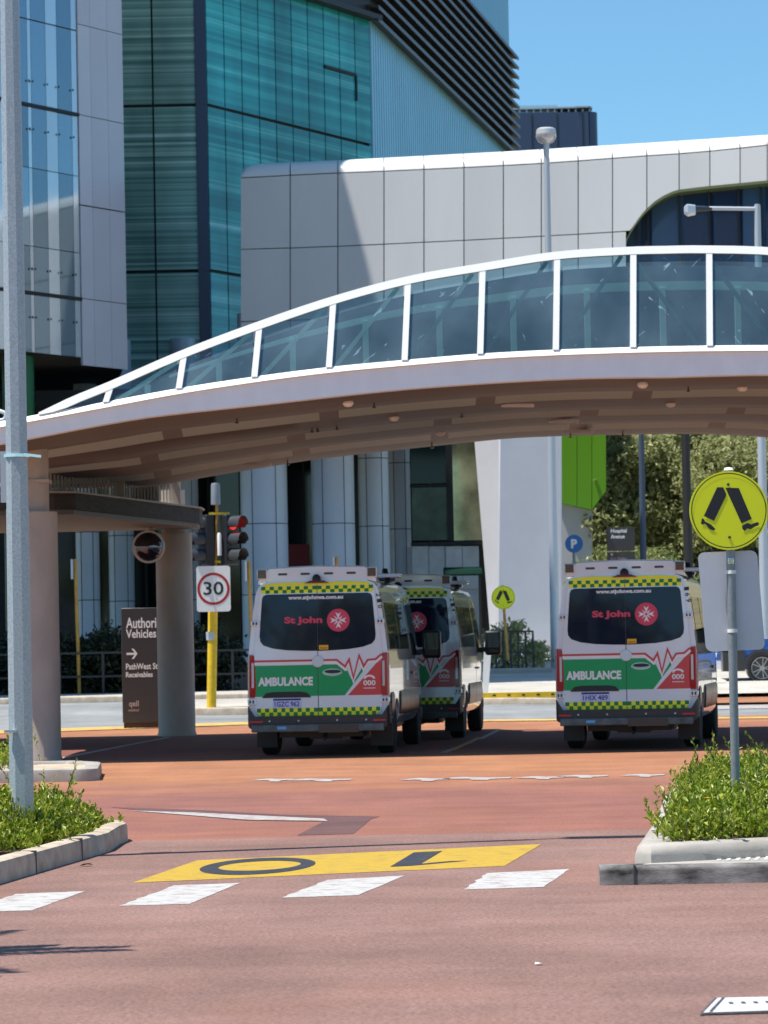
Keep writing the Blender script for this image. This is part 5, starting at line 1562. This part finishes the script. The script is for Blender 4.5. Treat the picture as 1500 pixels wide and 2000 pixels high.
mb = MB(); mb.prism(poly, D, 0, .01); mb.build('plate', M_signwhite, sp)
n = 48; R1, R2 = 31.5*sc_, 26.5*sc_
cc = lambda q: [(q*math.cos(2*math.pi*k/n), q*math.sin(2*math.pi*k/n)) for k in range(n)]
mb = MB(); mb.add([D(u, v, .014) for u, v in cc(R1) + cc(R2)], [(i, (i+1) % n, n+(i+1) % n, n+i) for i in range(n)]); mb.build('red_ring', M_signred, sp)
mb = MB(); mb.text('30', D, -.0, .01, 39*sc_, 26*sc_, .014, bold=.012); mb.build('figures', mat('sign_green_black', (.008,.03,.02), .5), sp)
mb = MB(); ppb = ss + Vector((-.03, .05, 0)); mb.box((ppb.x - .03, ss.y + .001, ss.z - .3), (ppb.x + .03, ss.y + .06, ss.z + .3)); mb.build('bracket', M_galv, sp)

# brown direction signs
Yb = gnd(272, 1423).y
A_, B_ = at(240, 1422, Yb), at(338, 1186, Yb)
bs = empty('direction_sign', Vector(((A_.x+B_.x)/2, Yb, terrain_z(Yb)))); T(bs, 'tall dark brown totem sign for authorised vehicles half hidden by the rear column', 'sign')
mb = MB(); mb.box((A_.x, Yb, terrain_z(Yb) + .12), (B_.x, Yb + .16, B_.z)); mb.build('panel', M_brown, bs, bevel=.01)
mb = MB(); mb.box((A_.x + .02, Yb + .02, terrain_z(Yb)), (B_.x - .02, Yb + .14, terrain_z(Yb) + .119)); mb.build('plinth', mat('maroon_plinth', (.05,.015,.015), .6), bs)
D = frame((0, Yb, 0), (1,0,0), (0,0,1), (0,-1,0))
def put(mb, txt, x0_, yc, hpx, wpx, Y, bold=.01):
    a_ = at(x0_, yc, Y); k = Y/FPX; mb.text(txt, D, a_.x + wpx*k/2, a_.z, wpx*k, hpx*k, .004, bold=bold)
mb = MB(); put(mb, 'Authorised', 246, 1217, 21, 85, Yb, .02); put(mb, 'Vehicles', 246, 1238, 17, 59, Yb, .02); mb.build('heading', M_signwhite, bs)
mb = MB(); a_ = at(257, 1277, Yb); k = Yb/FPX
for q in ([(-10,-2),(7,-2),(7,2),(-10,2)], [(0,10),(4,10),(11.5,0),(7.5,0)], [(7.5,0),(11.5,0),(4,-10),(0,-10)]): mb.sheet([(a_.x + u*k, a_.z + v*k) for u, v in q], D, .004 + .001*(len(mb.f) == 0))
mb.build('arrow', M_signwhite, bs)
mb = MB(); put(mb, 'PathWest Stores', 246, 1302, 12, 84, Yb, .02); put(mb, 'Receivables', 246, 1318, 10.5, 52, Yb, .02); mb.build('destinations', M_signwhite, bs)
mb = MB(); put(mb, 'qeII', 252, 1376, 15, 19, Yb, .02); put(mb, 'medical', 251, 1387, 5, 20, Yb); mb.build('hospital_mark', mat('pale_pink_print', (.45,.33,.32), .5), bs)
Yh = 97.0
A_, B_ = at(1191, 1300, Yh), at(1239, 1029, Yh)
hs = empty('direction_sign', Vector(((A_.x+B_.x)/2, Yh, terrain_z(Yh)))); T(hs, 'small brown street sign for Hospital Avenue above the right ambulance roof', 'sign')
mb = MB(); mb.box((A_.x, Yh, at(1200, 1076, Yh).z), (B_.x, Yh + .1, B_.z)); mb.build('upper_panel', M_brown, hs)
mb = MB(); mb.box((A_.x, Yh, terrain_z(Yh)), (B_.x, Yh + .1, at(1200, 1078, Yh).z)); mb.build('lower_panel', M_brown, hs)
D = frame((0, Yh, 0), (1,0,0), (0,0,1), (0,-1,0))
mb = MB(); put(mb, 'Hospital', 1193, 1038, 10, 31, Yh, .02); put(mb, 'Avenue', 1193, 1048, 8, 27, Yh, .02); mb.build('heading', M_signwhite, hs)
mb = MB(); put(mb, 'Car Parks', 1193, 1091, 4, 30, Yh, .0); mb.sheet([(at(1193,1082,Yh).x, at(1193,1085,Yh).z), (at(1197,1082,Yh).x, at(1193,1085,Yh).z), (at(1197,1082,Yh).x, at(1193,1081,Yh).z), (at(1193,1082,Yh).x, at(1193,1081,Yh).z)], D, .004)
mb.build('small_lines', mat('pale_pink_print', (.45,.33,.32), .5), hs)
mb = MB(); mb.sheet([(at(1194,1095,Yh).x, at(1194,1098,Yh).z), (at(1212,1095,Yh).x, at(1194,1098,Yh).z), (at(1212,1095,Yh).x, at(1194,1094,Yh).z), (at(1194,1095,Yh).x, at(1194,1094,Yh).z)], D, .004); mb.build('red_strip', M_livered, hs)
# parking sign on the white wall
Yq = 99.0; c_ = at(1121, 1062, Yq)
pk_ = empty('parking_sign', Vector((c_.x, Yq, terrain_z(Yq)))); T(pk_, 'round blue parking sign with white P below the green block', 'sign')
D = frame((c_.x, Yq, c_.z), (1,0,0), (0,0,1), (0,-1,0)); k = Yq/FPX
mb = MB(); mb.prism(disc(0, 0, 17.5*k, 36), D, 0, .05); mb.build('disc', mat('parking_blue', (.02,.14,.42), .4), pk_)
mb = MB(); mb.text('P', D, 0, 0, 12*k, 18*k, .054, bold=.05); mb.build('letter', M_signwhite, pk_)
mb = MB(); mb.tube([(c_.x, Yq + .06, terrain_z(Yq)), (c_.x, Yq + .06, c_.z + .2)], .05, 10); mb.build('post', M_post, pk_)

# light poles
def light_pole(px_b, py_b, Y, px_t, py_t, r, m_, label, head=None, group=None, name='light_pole'):
    t_ = at(px_t, py_t, Y); b2 = at(px_b, py_b, Y); d = (t_ - b2); z0_ = terrain_z(Y)
    base = b2 + d * ((z0_ - b2.z) / d.z)
    root = empty(name, base); T(root, label, 'light pole', group)
    mb = MB(); mb.tube([base, t_], [r, r*.62], 16); mb.build('shaft', m_, root, smooth=50)
    if head == 'globe':
        mb = MB(); q = t_; k = Y/FPX
        mb.lathe([(5*k, -1*k), (15*k, 4*k), (19*k, 10*k), (20*k, 18*k)], q, 24); mb.build('bowl', M_clear_lens, root, smooth=40)
        mb = MB(); mb.lathe([(20*k, 18.3*k), (19*k, 28*k), (15*k, 31*k), (0, 32*k)], q, 24); mb.build('hood', mat('pale_lamp_hood', (.62,.62,.60), .35, .3), root, smooth=40)
    if head == 'arm':
        k = Y/FPX; q = t_
        mb = MB(); mb.tube([q + Vector((0,0,-6*k)), q + Vector((-95*k, -.1, -4*k))], 4*k, 10); mb.lathe([(5.5*k, -4*k), (5.5*k, 3*k), (0, 4*k)], q, 12); mb.build('arm', M_lightpost, root, smooth=40)
        h_ = q + Vector((-118*k, -.12, -6*k))
        mb = MB(); mb.loft([[(h_.x + a_*k, h_.y + b2_*w_*k, h_.z + c2_*w_*k) for b2_, c2_ in ((-9,-3),(0,-6),(9,-3),(9,5),(0,8),(-9,5))] for a_, w_ in ((28,.45),(14,.8),(-4,.95))]); mb.build('lamp_body', M_trim, root, smooth=40)
        mb = MB(); mb.loft([[(h_.x + a_*k, h_.y + b2_*w_*k, h_.z + c2_*w_*k) for b2_, c2_ in ((-10,-7),(0,-11),(10,-7),(10,6),(0,9),(-10,6))] for a_, w_ in ((-5,1.0),(-20,1.25),(-26,.8))]); mb.build('lamp_bowl', M_clear_lens, root, smooth=40)
    if head == 'curl':
        k = Y/FPX; q = t_
        mb = MB(); mb.tube([q, q + Vector((8*k,0,60*k)), q + Vector((40*k,0,100*k)), q + Vector((80*k,0,105*k))], r*.6, 8); mb.build('arm', m_, root, smooth=40)
        mb = MB(); mb.box((q.x + 70*k, q.y - .12, q.z + 100*k), (q.x + 120*k, q.y + .12, q.z + 108*k)); mb.build('lantern', M_trim, root)
    return root
light_pole(1084, 1250, 88.0, 1067, 281, .135, M_lightpost, 'pale street lamp with round bowl head standing by the white pier', 'globe')
light_pole(1494, 1220, 84.0, 1479, 402, .14, M_lightpost, 'pale street lamp with horizontal arm at the right edge', 'arm')
light_pole(1257, 1130, 104.0, 1247, 500, .12, mat('slate_blue_pole', (.07,.10,.16), .5), 'slim slate blue pole in front of the hillside trees', 'curl')
light_pole(1346, 1150, 92.0, 1330, 500, .155, mat('black_brown_pole', (.02,.018,.016), .6), 'thick black pole in front of the hillside trees')
light_pole(1364, 1150, 118.0, 1352, 640, .10, M_lightpost, 'thin pale pole just right of the black pole', 'curl')
light_pole(1378, 1150, 126.0, 1368, 660, .10, M_lightpost, 'thin pale pole second to the right of the black pole', 'curl')

# ochre marker posts in the garden
for k, (px, yt, yb, Y, plate, lab) in enumerate(((147,1092,1262,77.6,1,'ochre pole with white edge-on plate left of the brown sign'), (486,1096,1265,77.6,1,'ochre pole with edge-on plate just left of the nearest ambulance'), (657,1088,1250,79.0,0,'ochre pole tip rising above the nearest ambulance roof'))):
    t_ = at(px, yt, Y); r_ = empty('marker_post', Vector((t_.x + .05, Y, terrain_z(Y)))); T(r_, lab, 'post', 'ochre marker posts')
    mb = MB(); mb.tube([(t_.x + .05, Y, terrain_z(Y) + .05), (t_.x, Y, t_.z)], .045, 10); mb.build('pole', M_oldyellow, r_, smooth=50)
    mb = MB(); mb.box((t_.x - .085, Y - .3, t_.z - .5), (t_.x - .045, Y + .1, t_.z - .01)); mb.build('plate', M_lightpost, r_)
# black fence
fe = empty('garden_fence', (-7, 77.6, terrain_z(77.6))); T(fe, 'black metal two rail fence in front of the dark garden', 'fence')
Yf = 77.5; zf0 = terrain_z(Yf) + .14
zt1, zm1 = at(200, 1275, Yf).z, at(200, 1321, Yf).z
for z_ in (zt1, zm1):
    mb = MB(); mb.box((-16, Yf - .025, z_ - .025), (-.4, Yf + .025, z_ + .025)); mb.build('rail', M_blackrail, fe)
for k in range(15):
    x = -15.6 + k*1.07
    mb = MB(); mb.box((x - .03, Yf - .0245, zf0), (x + .03, Yf + .0245, zt1 - .0255)); mb.build('post', M_blackrail, fe)
# small railing in front of the pier
rl = empty('pier_railing', (3.3, 86, 1)); T(rl, 'short dark railing round the bush by the white pier', 'railing')
Yr = 86.0
for y_ in (1233, 1274):
    mb = MB(); mb.bar(at(966, y_, Yr), at(1042, y_ + 0, Yr), .045, .045); mb.build('rail', M_blackrail, rl)
for k in range(6):
    p = at(968 + k*14.5, 1233, Yr); mb = MB(); mb.box((p.x - .028, Yr - .03, terrain_z(Yr)), (p.x + .028, Yr + .03, p.z)); mb.build('post', M_blackrail, rl)
# kerbed garden bed by the pier
gbk = [at(948, 1313, 84.6), at(1060, 1303, 85.6)]
mb = MB(); zz = terrain_z(86)
mb.box((gbk[0].x - .5, 84.7, zz - .2), (at(1075, 1300, 86).x, 84.95, zz + .24)); T(mb.build('bed_edging', M_column, bevel=.04), 'low sandy kerb edging the bush by the white pier', 'kerb')
# white leaning board beside the third ambulance
A_ = at(944, 1296, 72); mb = MB()
P = [at(940,1300,72), at(952,1300,72), at(961,1252,72), at(946,1252,72)]
mb.add(P + [p + Vector((0,.03,0)) for p in P], [(0,1,2,3),(7,6,5,4),(0,4,5,1),(1,5,6,2),(2,6,7,3),(3,7,4,0)])
zb_ = terrain_z(72)
for i in (0,1,4,5): mb.v[i] = (mb.v[i][0], mb.v[i][1], zb_ + .15)
T(mb.build('sign_board', M_signwhite, loc=(A_.x, 72, zb_)), 'white upright board just right of the half hidden ambulance', 'board')
# parked cars at the right edge
def parked_car(x, Y, z, label, paint_m):
    rt = empty('parked_car', Vector((x, Y, z))); T(rt, label, 'car')
    # local: nose towards -x; wheel centre of the front axle at x
    prof = [(-.92,.34),(-.95,.55),(-.90,.78),(-.70,.98),(-.1,1.06),(.55,1.12),(1.15,1.56),(1.7,1.68),(2.9,1.66),(3.4,1.50),(3.62,1.1),(3.68,.6),(3.6,.36)]
    W = .93
    def at_(u, v, n): return Vector((x + u, Y + n, z + v))
    mb = MB(); rows = []
    for n_, s_, dz in ((-W+.02,.97,0),(-W,1,0),(-W*.9,1,0),(W*.9,1,0),(W,1,0)):
        inset = lambda v: 0.0
        rows.append([at_(u, v, n_ + (max(0, v-1.0)*.22 if n_ < 0 else -max(0, v-1.0)*.22)) for u, v in prof])
    mb.loft(rows); b_ = mb.build('body', paint_m, rt, smooth=35)
    mb = MB(); low = [(-.965,.30),(-.965,.84),(-.72,.93),(-.42,.90),(-.42,.30)]
    mb.prism(low, at_, -W - .012, -W*.55)
    arch_ = [(.47*math.cos(math.pi*k/14), .37 + .47*math.sin(math.pi*k/14)) for k in range(15)] + [(-.39*math.cos(math.pi*k/14), .37 + .39*math.sin(math.pi*k/14)) for k in range(15)]
    mb.prism(arch_, at_, -W - .02, -W + .1); mb.prism([(.47,.30),(2.35,.30),(2.35,.52),(.47,.52)], at_, -W - .012, -W + .1)
    mb.prism([(.38*math.cos(2*math.pi*k/24), .37 + .38*math.sin(2*math.pi*k/24)) for k in range(24)], at_, -W - .004, -W + .3)
    mb.build('lower_cladding', M_trim, rt)
    mb = MB(); mb.prism([(.72,1.14),(1.22,1.50),(1.7,1.60),(2.8,1.58),(3.2,1.42),(3.3,1.14)], lambda u, v, n: at_(u, v, n + (v-1.0)*.22), -W - .006, -W + .05); mb.build('side_window', M_sideglass, rt)
    for u in (0, 2.75):
        c = at_(u, .365, -W + .09); mb = MB(); mb.lathe([(.27,-.06),(.275,-.11),(.33,-.115),(.365,-.07),(.365,.09),(.22,.1)], c, 32, 'y'); wh = mb.build('wheel', M_tyre, rt, smooth=40)
        mb = MB(); mb.lathe([(.255,-.112),(.27,-.118),(.275,-.10),(.255,-.09)], c, 32, 'y', 0, False)
        for k in range(10):
            t = 2*math.pi*(k//2)/5 + (.17 if k % 2 else -.17); d_ = Vector((math.cos(t), 0, math.sin(t)))
            mb.bar(c + d_*.05 + Vector((0,-.10,0)), c + Vector((math.cos(t*1.0 + (.05 if k % 2 else -.05))*.262, -.108, math.sin(t + (.05 if k % 2 else -.05))*.262)), .022, .02, (0,1,0))
        mb.lathe([(0,-.115),(.06,-.112),(.06,-.09)], c, 16, 'y'); mb.build('rim', mat('alloy_rim', (.40,.39,.40), .35, .8), wh, smooth=35)
    mb = MB(); mb.box((x - .93, Y - W + .05, z + .72), (x - .62, Y - W + .35, z + .86)); mb.build('headlight', M_clear_lens, rt, bevel=.03)
Yc = 77.0
cw_ = at(1488, 1302, Yc)
parked_car(cw_.x, Yc + .85, terrain_z(Yc + .8) + .06, 'blue car with black lower cladding cut by the right picture edge', mat('blue_car_paint', (.03,.12,.45), .25, coat=.8))
# timber bollards
for px, yb, lab in ((1382, 1341, 'round timber bollard left of the parked car wheel'),):
    b2 = gnd(px, yb, .06); r_ = 9*b2.y/FPX
    mb = MB(); mb.lathe([(r_, 0), (r_, 1.05), (r_*.9, 1.1), (0, 1.12)], b2, 18); T(mb.build('bollard', M_timber, loc=b2, smooth=40), lab, 'bollard')
# litter on the road
b2 = gnd(168, 1693); mb = MB()
mb.add([b2 + Vector(p) for p in ((-.05,0,.008),(-.02,-.03,.025),(.03,-.03,.03),(.055,0,.012),(.02,.03,.02),(-.02,.03,.01))], [(0,1,4,5),(1,2,3,4)])
T(mb.build('fallen_leaf', mat('dead_leaf', (.34,.15,.05), .8), loc=b2), 'curled dry brown leaf lying by the left kerb', 'leaf')
b2 = gnd(1051, 1887); mb = MB(); mb.add([b2 + Vector(p) for p in ((-.018,-.015,.012),(.018,-.01,.016),(.02,.02,.013),(-.012,.022,.018))], [(0,1,2,3)])
T(mb.build('litter_scrap', M_signwhite, loc=b2), 'tiny white scrap lying on the foreground road', 'litter')
# white hoop handrail at the left edge, on the bridge ramp
YH = 44.6; mb = MB()
mb.tube([at(-30, 806, YH), at(0, 803, YH), at(9, 806, YH), at(12, 813, YH), at(6, 820, YH), at(-30, 826, YH)], .03, 10)
T(mb.build('handrail_end', M_white_frame, loc=at(0, 812, YH), smooth=60), 'white looped handrail end at the left picture edge', 'handrail')
# ================================================================== PLANTS
def leaf_quad(vs, fs, c, d, n_, L_, W_):
    d = d.normalized(); s_ = d.cross(n_)
    if s_.length < 1e-4: s_ = d.cross(Vector((1,0,0)))
    s_.normalize(); u = s_.cross(d) * (L_*.16)
    b = len(vs)
    vs += [c, c + d*L_*.5 + s_*W_*.5 + u, c + d*L_, c + d*L_*.5 - s_*W_*.5 + u]
    fs.append((b, b+1, b+2, b+3))
def rvec(rn):
    while True:
        v = Vector((rn.uniform(-1,1), rn.uniform(-1,1), rn.uniform(-1,1)))
        if .05 < v.length < 1: return v.normalized()
def inside(p, poly):
    x, y = p; c = False; n = len(poly)
    for i in range(n):
        (x1, y1), (x2, y2) = poly[i], poly[(i+1) % n]
        if (y1 > y) != (y2 > y) and x < (x2-x1)*(y-y1)/(y2-y1) + x1: c = not c
    return c
def ground_cover(name, spots, hfun, z0, n_sprig, rn, label, leaf=.052, flowers=14, strays=0):
    # many short stems, each carrying leaves up its length
    mb = MB(); vs, fs = [], []; fl = MB(); stems = MB()
    for k in range(n_sprig):
        x, y = rn.choice(spots); x += rn.gauss(0, .085); y += rn.gauss(0, .085)
        h = hfun(x, y)
        if h <= 0.03: continue
        top = h * (rn.uniform(.55, 1.0) if rn.random() < .93 else rn.uniform(1.0, 1.3))
        lean_ = Vector((rn.gauss(0, .28), rn.gauss(0, .28), 1)).normalized()
        m_ = rn.randint(9, 14)
        for j in range(m_):
            t = (j + rn.random()) / m_; t = 1 - (1-t)**1.0
            c = Vector((x, y, z0)) + lean_ * (top * (.06 + .94*t**.8))
            d = (rvec(rn) + Vector((0,0,.75)) + lean_*.3)
            n_ = (rvec(rn)*.7 + Vector((0,0,1))).normalized()
            L_ = leaf * rn.uniform(.6, 1.25); leaf_quad(vs, fs, c, d, n_, L_, L_*rn.uniform(.36,.5))
        if rn.random() < .10: stems.tube([Vector((x, y, z0)), Vector((x, y, z0)) + lean_*top], .004, 4)
    for k in range(strays):
        x, y = rn.choice(spots); h = hfun(x, y); p = Vector((x, y, z0 + h*.9)); d = Vector((rn.gauss(0,.5), rn.gauss(0,.5), rn.uniform(.6,1.3))).normalized()
        ln_ = rn.uniform(.12, .34)
        stems.tube([p, p + d*ln_*.5, p + d*ln_ + Vector((0,0,.02))], .003, 4)
        for j in range(10):
            c = p + d*ln_*(.2 + .8*j/10); leaf_quad(vs, fs, c, rvec(rn) + Vector((0,0,.4)) + d, rvec(rn), leaf*rn.uniform(.7,1.1), leaf*.42)
    mb.add(vs, fs, 0)
    b = len(mb.v); mb.v += stems.v; mb.f += [tuple(i+b for i in f) for f in stems.f]; mb.m += [1]*len(stems.f)
    for k in range(flowers):
        x, y = rn.choice(spots); h = hfun(x, y); c = Vector((x + rn.gauss(0,.04), y + rn.gauss(0,.04), z0 + h*rn.uniform(.85, 1.05)))
        for j in range(5):
            t = 2*math.pi*j/5; d = Vector((math.cos(t), math.sin(t), .5)); v2, f2 = [], []
            leaf_quad(v2, f2, c, d, Vector((0,0,1)), .034, .028); mb.add(v2, f2, 2)
    o = mb.build(name, [M_leaf_bed, M_bark, M_flower]); o['kind'] = 'stuff'; T(o, label, 'ground cover')
    return o
rn = random.Random(11)
def dist_edge(x, y, poly):
    best = 9
    for i in range(len(poly)):
        a, b = Vector(poly[i]), Vector(poly[(i+1) % len(poly)]); p = Vector((x, y)); d = b - a
        t = max(0, min(1, (p-a).dot(d)/max(1e-9, d.length_squared))); best = min(best, (a + d*t - p).length)
    return best
# right bed
sp_r = []
while len(sp_r) < 4200:
    x, y = rn.uniform(u0.x + .05, u0.x + 2.6), rn.uniform(u0.y + .15, u0.y + 10.3)
    if inside((x, y), inr): sp_r.append((x, y))
def h_r(x, y):
    e = dist_edge(x, y, inr)
    return min(1, .6 + e*2.2) * (.255 + .04*math.sin(x*5.1+y*2.3) + .04*math.sin(y*6.7 - x*3)) 
ground_cover('bed_shrubs', sp_r, h_r, .22, 8200, rn, 'bright green leafy ground cover with few yellow flowers in the right island', flowers=40, strays=30)
# trailing runners over the right kerb end
sp_l = []
while len(sp_l) < 2600:
    x, y = rn.uniform(-4.6, tip.x), rn.uniform(21.2, tip.y + .8)
    if inside((x, y), L_inner) and dist_edge(x, y, L_inner) > .12 + (.25 if y < 23.0 else 0): sp_l.append((x, y))
def h_l(x, y):
    e = dist_edge(x, y, L_inner) - .1
    return min(1, .34 + e*1.8) * (.37 + .05*math.sin(x*4.3+y*2.9) + .03*math.sin(y*5.7 - x*3)) * (1 if y > 22.6 else max(.3, 1-(22.6-y)))
ground_cover('bed_shrubs', sp_l, h_l, .12, 7200, rn, 'green leafy ground cover with yellow flowers in the left island', flowers=60, strays=26)
sp_2 = []
while len(sp_2) < 300:
    x, y = rn.uniform(-8, -4.7), rn.uniform(38.6, 41)
    if inside((x, y), inner2): sp_2.append((x, y))
ground_cover('bed_shrubs', sp_2, lambda x, y: .42 + .1*math.sin(x*4), .12, 600, rn, 'green leafy plants in the small island behind the steel pole', leaf=.07, flowers=3)

def tree_mesh(h, spread, n_leaf, leaf, seed, m_leaf, trunk_r, low=.25):
    rn = random.Random(seed)
    tr = MB(); tips = []
    p0 = Vector((0,0,0)); p1 = Vector((rn.gauss(0,.15), rn.gauss(0,.15), h*.35)); p2 = Vector((rn.gauss(0,.3), rn.gauss(0,.3), h*.8))
    tr.tube([p0, p1, p2], [trunk_r, trunk_r*.75, trunk_r*.25], 9)
    for k in range(9):
        t = rn.uniform(.25, .8); a_ = p1.lerp(p2, (t-.25)/.55) if t > .35 else p0.lerp(p1, t/.35)
        an = rn.uniform(0, 2*math.pi); e_ = Vector((math.cos(an)*spread*rn.uniform(.45,.95), math.sin(an)*spread*rn.uniform(.45,.95), h*rn.uniform(.38,.9)))
        m_ = a_.lerp(e_, .5) + Vector((0,0,h*.05)); tr.tube([a_, m_, e_], [trunk_r*.35, trunk_r*.22, trunk_r*.08], 6); tips += [e_, m_]
    clumps = []
    for k in range(46):
        an = rn.uniform(0, 2*math.pi); zz = low + (1-low)*rn.random()**.8
        rad = spread * math.sqrt(rn.random()) * math.sin(min(1, (zz - low*.6)/(1-low*.6))*math.pi*.86 + .2)
        clumps.append((Vector((math.cos(an)*rad, math.sin(an)*rad, zz*h)), spread*rn.uniform(.22,.42)))
    clumps += [(t_, spread*.25) for t_ in tips]
    vs, fs = [], []
    for k in range(n_leaf):
        c, r_ = rn.choice(clumps); d = rvec(rn); p = c + Vector((d.x, d.y, d.z*.75)) * (r_ * rn.random()**.33)
        L_ = leaf*rn.uniform(.6,1.3); leaf_quad(vs, fs, p, rvec(rn) + Vector((0,0,-.25)), rvec(rn) + Vector((0,0,.6)), L_, L_*.5)
    cr = MB(); cr.add(vs, fs)
    return tr, cr
protos = {}
def tree(kind, loc, s, rz, label, group, name='tree'):
    if kind not in protos:
        spec = {'olive': (11, 4.2, 7500, .42, 21, M_leaf_olive, .22, .12), 'olive_tall': (15, 4.4, 8000, .46, 22, M_leaf_olive, .26, .2),
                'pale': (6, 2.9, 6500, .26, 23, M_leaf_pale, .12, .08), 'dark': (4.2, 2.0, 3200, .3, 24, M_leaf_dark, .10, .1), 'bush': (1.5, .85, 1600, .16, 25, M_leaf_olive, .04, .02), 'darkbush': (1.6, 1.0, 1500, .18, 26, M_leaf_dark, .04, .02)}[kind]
        tr, cr = tree_mesh(*spec)
        rt = empty(name, loc); tr_o = tr.build('trunk', M_bark, smooth=60); cr_o = cr.build('crown', spec[5])
        tr_o.parent = rt; cr_o.parent = rt; protos[kind] = rt; o = rt
    else:
        o = copy_tree(protos[kind]); o.name = name
    o.location = loc; o.scale = (s, s, s*1.0); o.rotation_euler = (0, 0, rz)
    T(o, label, 'bush' if 'bush' in name else 'tree', group)
    return o
rt_ = random.Random(5)
hill = [(1212,113,'olive'),(1275,112,'olive'),(1345,114,'olive'),(1415,112.5,'olive'),(1480,114,'olive'),(1550,113,'olive'),(1235,118,'olive_tall'),(1310,118.5,'olive'),(1385,119,'olive_tall'),(1455,118,'olive'),(1530,119,'olive_tall'),
        (1205,123,'olive_tall'),(1265,124,'olive_tall'),(1340,124,'olive_tall'),(1420,124,'olive_tall'),(1495,123.5,'olive_tall'),(1570,124,'olive_tall'),(1230,131,'olive_tall'),(1310,131,'olive_tall'),(1390,132,'olive_tall'),(1470,131,'olive_tall'),(1550,131,'olive_tall')]
for k, (px, Y, kd) in enumerate(hill):
    s_ = rt_.uniform(.6, .8) * (.78 if kd == 'olive' else .72)
    Y += rt_.uniform(-1, 1)
    x_ = at(px + rt_.uniform(-14,14), 1100, Y).x
    tree(kd, Vector((x_, Y, hill_z(x_, Y) - .2)), s_, rt_.uniform(0, 6), 'olive green gum tree on the wooded slope behind the right ambulance', 'gum trees on the wooded slope')
for k, (px, Y, s_, lb) in enumerate(((1212,106.5,.66,'pale green bushy tree beside the Hospital Avenue sign'),(1228,107,.5,'smaller pale green tree just right of the Hospital Avenue sign'),(1275,107,.62,'pale green bushy tree behind the slate blue pole'))):
    tree('pale', Vector((at(px, 1100, Y).x, Y, terrain_z(Y) - .2)), s_, k*1.7, lb, 'pale trees at the foot of the slope')
for k, (px, Y, s_, kd, lb) in enumerate(((1003,87.2,.95,'bush','olive bush behind the short railing by the white pier'),(1045,87.6,.6,'bush','smaller olive bush at the right end of the railing'),(972,87.5,.7,'bush','olive bush at the left end of the short railing'))):
    tree(kd, Vector((at(px, 1290, Y).x, Y, terrain_z(Y))), s_, k*2.1, lb, 'bushes by the pier railing', 'garden_bush')
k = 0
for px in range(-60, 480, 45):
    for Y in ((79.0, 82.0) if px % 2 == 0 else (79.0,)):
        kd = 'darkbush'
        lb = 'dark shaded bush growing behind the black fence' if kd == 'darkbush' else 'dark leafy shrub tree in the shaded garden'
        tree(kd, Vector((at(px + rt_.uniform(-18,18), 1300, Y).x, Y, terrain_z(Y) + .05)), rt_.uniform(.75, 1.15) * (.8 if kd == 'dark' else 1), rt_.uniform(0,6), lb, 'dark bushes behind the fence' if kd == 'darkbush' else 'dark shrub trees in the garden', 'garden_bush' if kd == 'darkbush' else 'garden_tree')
        k += 1
# trees behind the camera, mirrored in the ambulance windows
for k, (x, Y, s_) in enumerate(((-26,-30,1.25),(-19,-34,1.0),(-13,-30,.72),(-33,-26,1.4),(-6,-36,.8),(2,-38,.6),(9,-36,.7))):
    tree('olive', Vector((x, Y, 0)), s_, k*1.3, 'olive tree across the road behind the viewer', 'trees behind the viewer')
# palm out of frame at left whose fronds throw the streaky shadow
pb = Vector((-5.15, 16.0, 0)); palm = empty('palm', pb); T(palm, 'feathery palm just outside the left picture edge', 'palm')
mb = MB(); mb.tube([pb, pb + Vector((.05,0,2.5)), pb + Vector((0,.05,5.0))], [.2,.16,.14], 12); mb.build('trunk', M_bark, palm, smooth=60)
rp_ = random.Random(2); top_ = pb + Vector((0,.05,5.0)); mb = MB()
for k in range(16):
    an = 2*math.pi*k/16 + rp_.uniform(-.15,.15); d = Vector((math.cos(an), math.sin(an), 0)); el = rp_.uniform(.1, .8)
    pts = [top_ + d*(1.9*t) + Vector((0,0,el*1.5*t - 1.5*t*t)) for t in [j/8 for j in range(9)]]
    mb.tube(pts, [.02 - .0018*j for j in range(9)], 5)
    for j in range(1, 9):
        for s_ in (-1, 1):
            side = Vector((-d.y, d.x, 0))*s_; v2, f2 = [], []
            leaf_quad(v2, f2, pts[j], side*.7 + d*.8 + Vector((0,0,-.2)), Vector((0,0,1)), .5 - .03*j, .085); mb.add(v2, f2)
            leaf_quad(v2 := [], f3 := [], pts[j].lerp(pts[j-1], .5), side*.7 + d*.8 + Vector((0,0,-.2)), Vector((0,0,1)), .5 - .03*j, .085); mb.add(v2, f3)
mb.build('fronds', M_leaf_dark, palm)
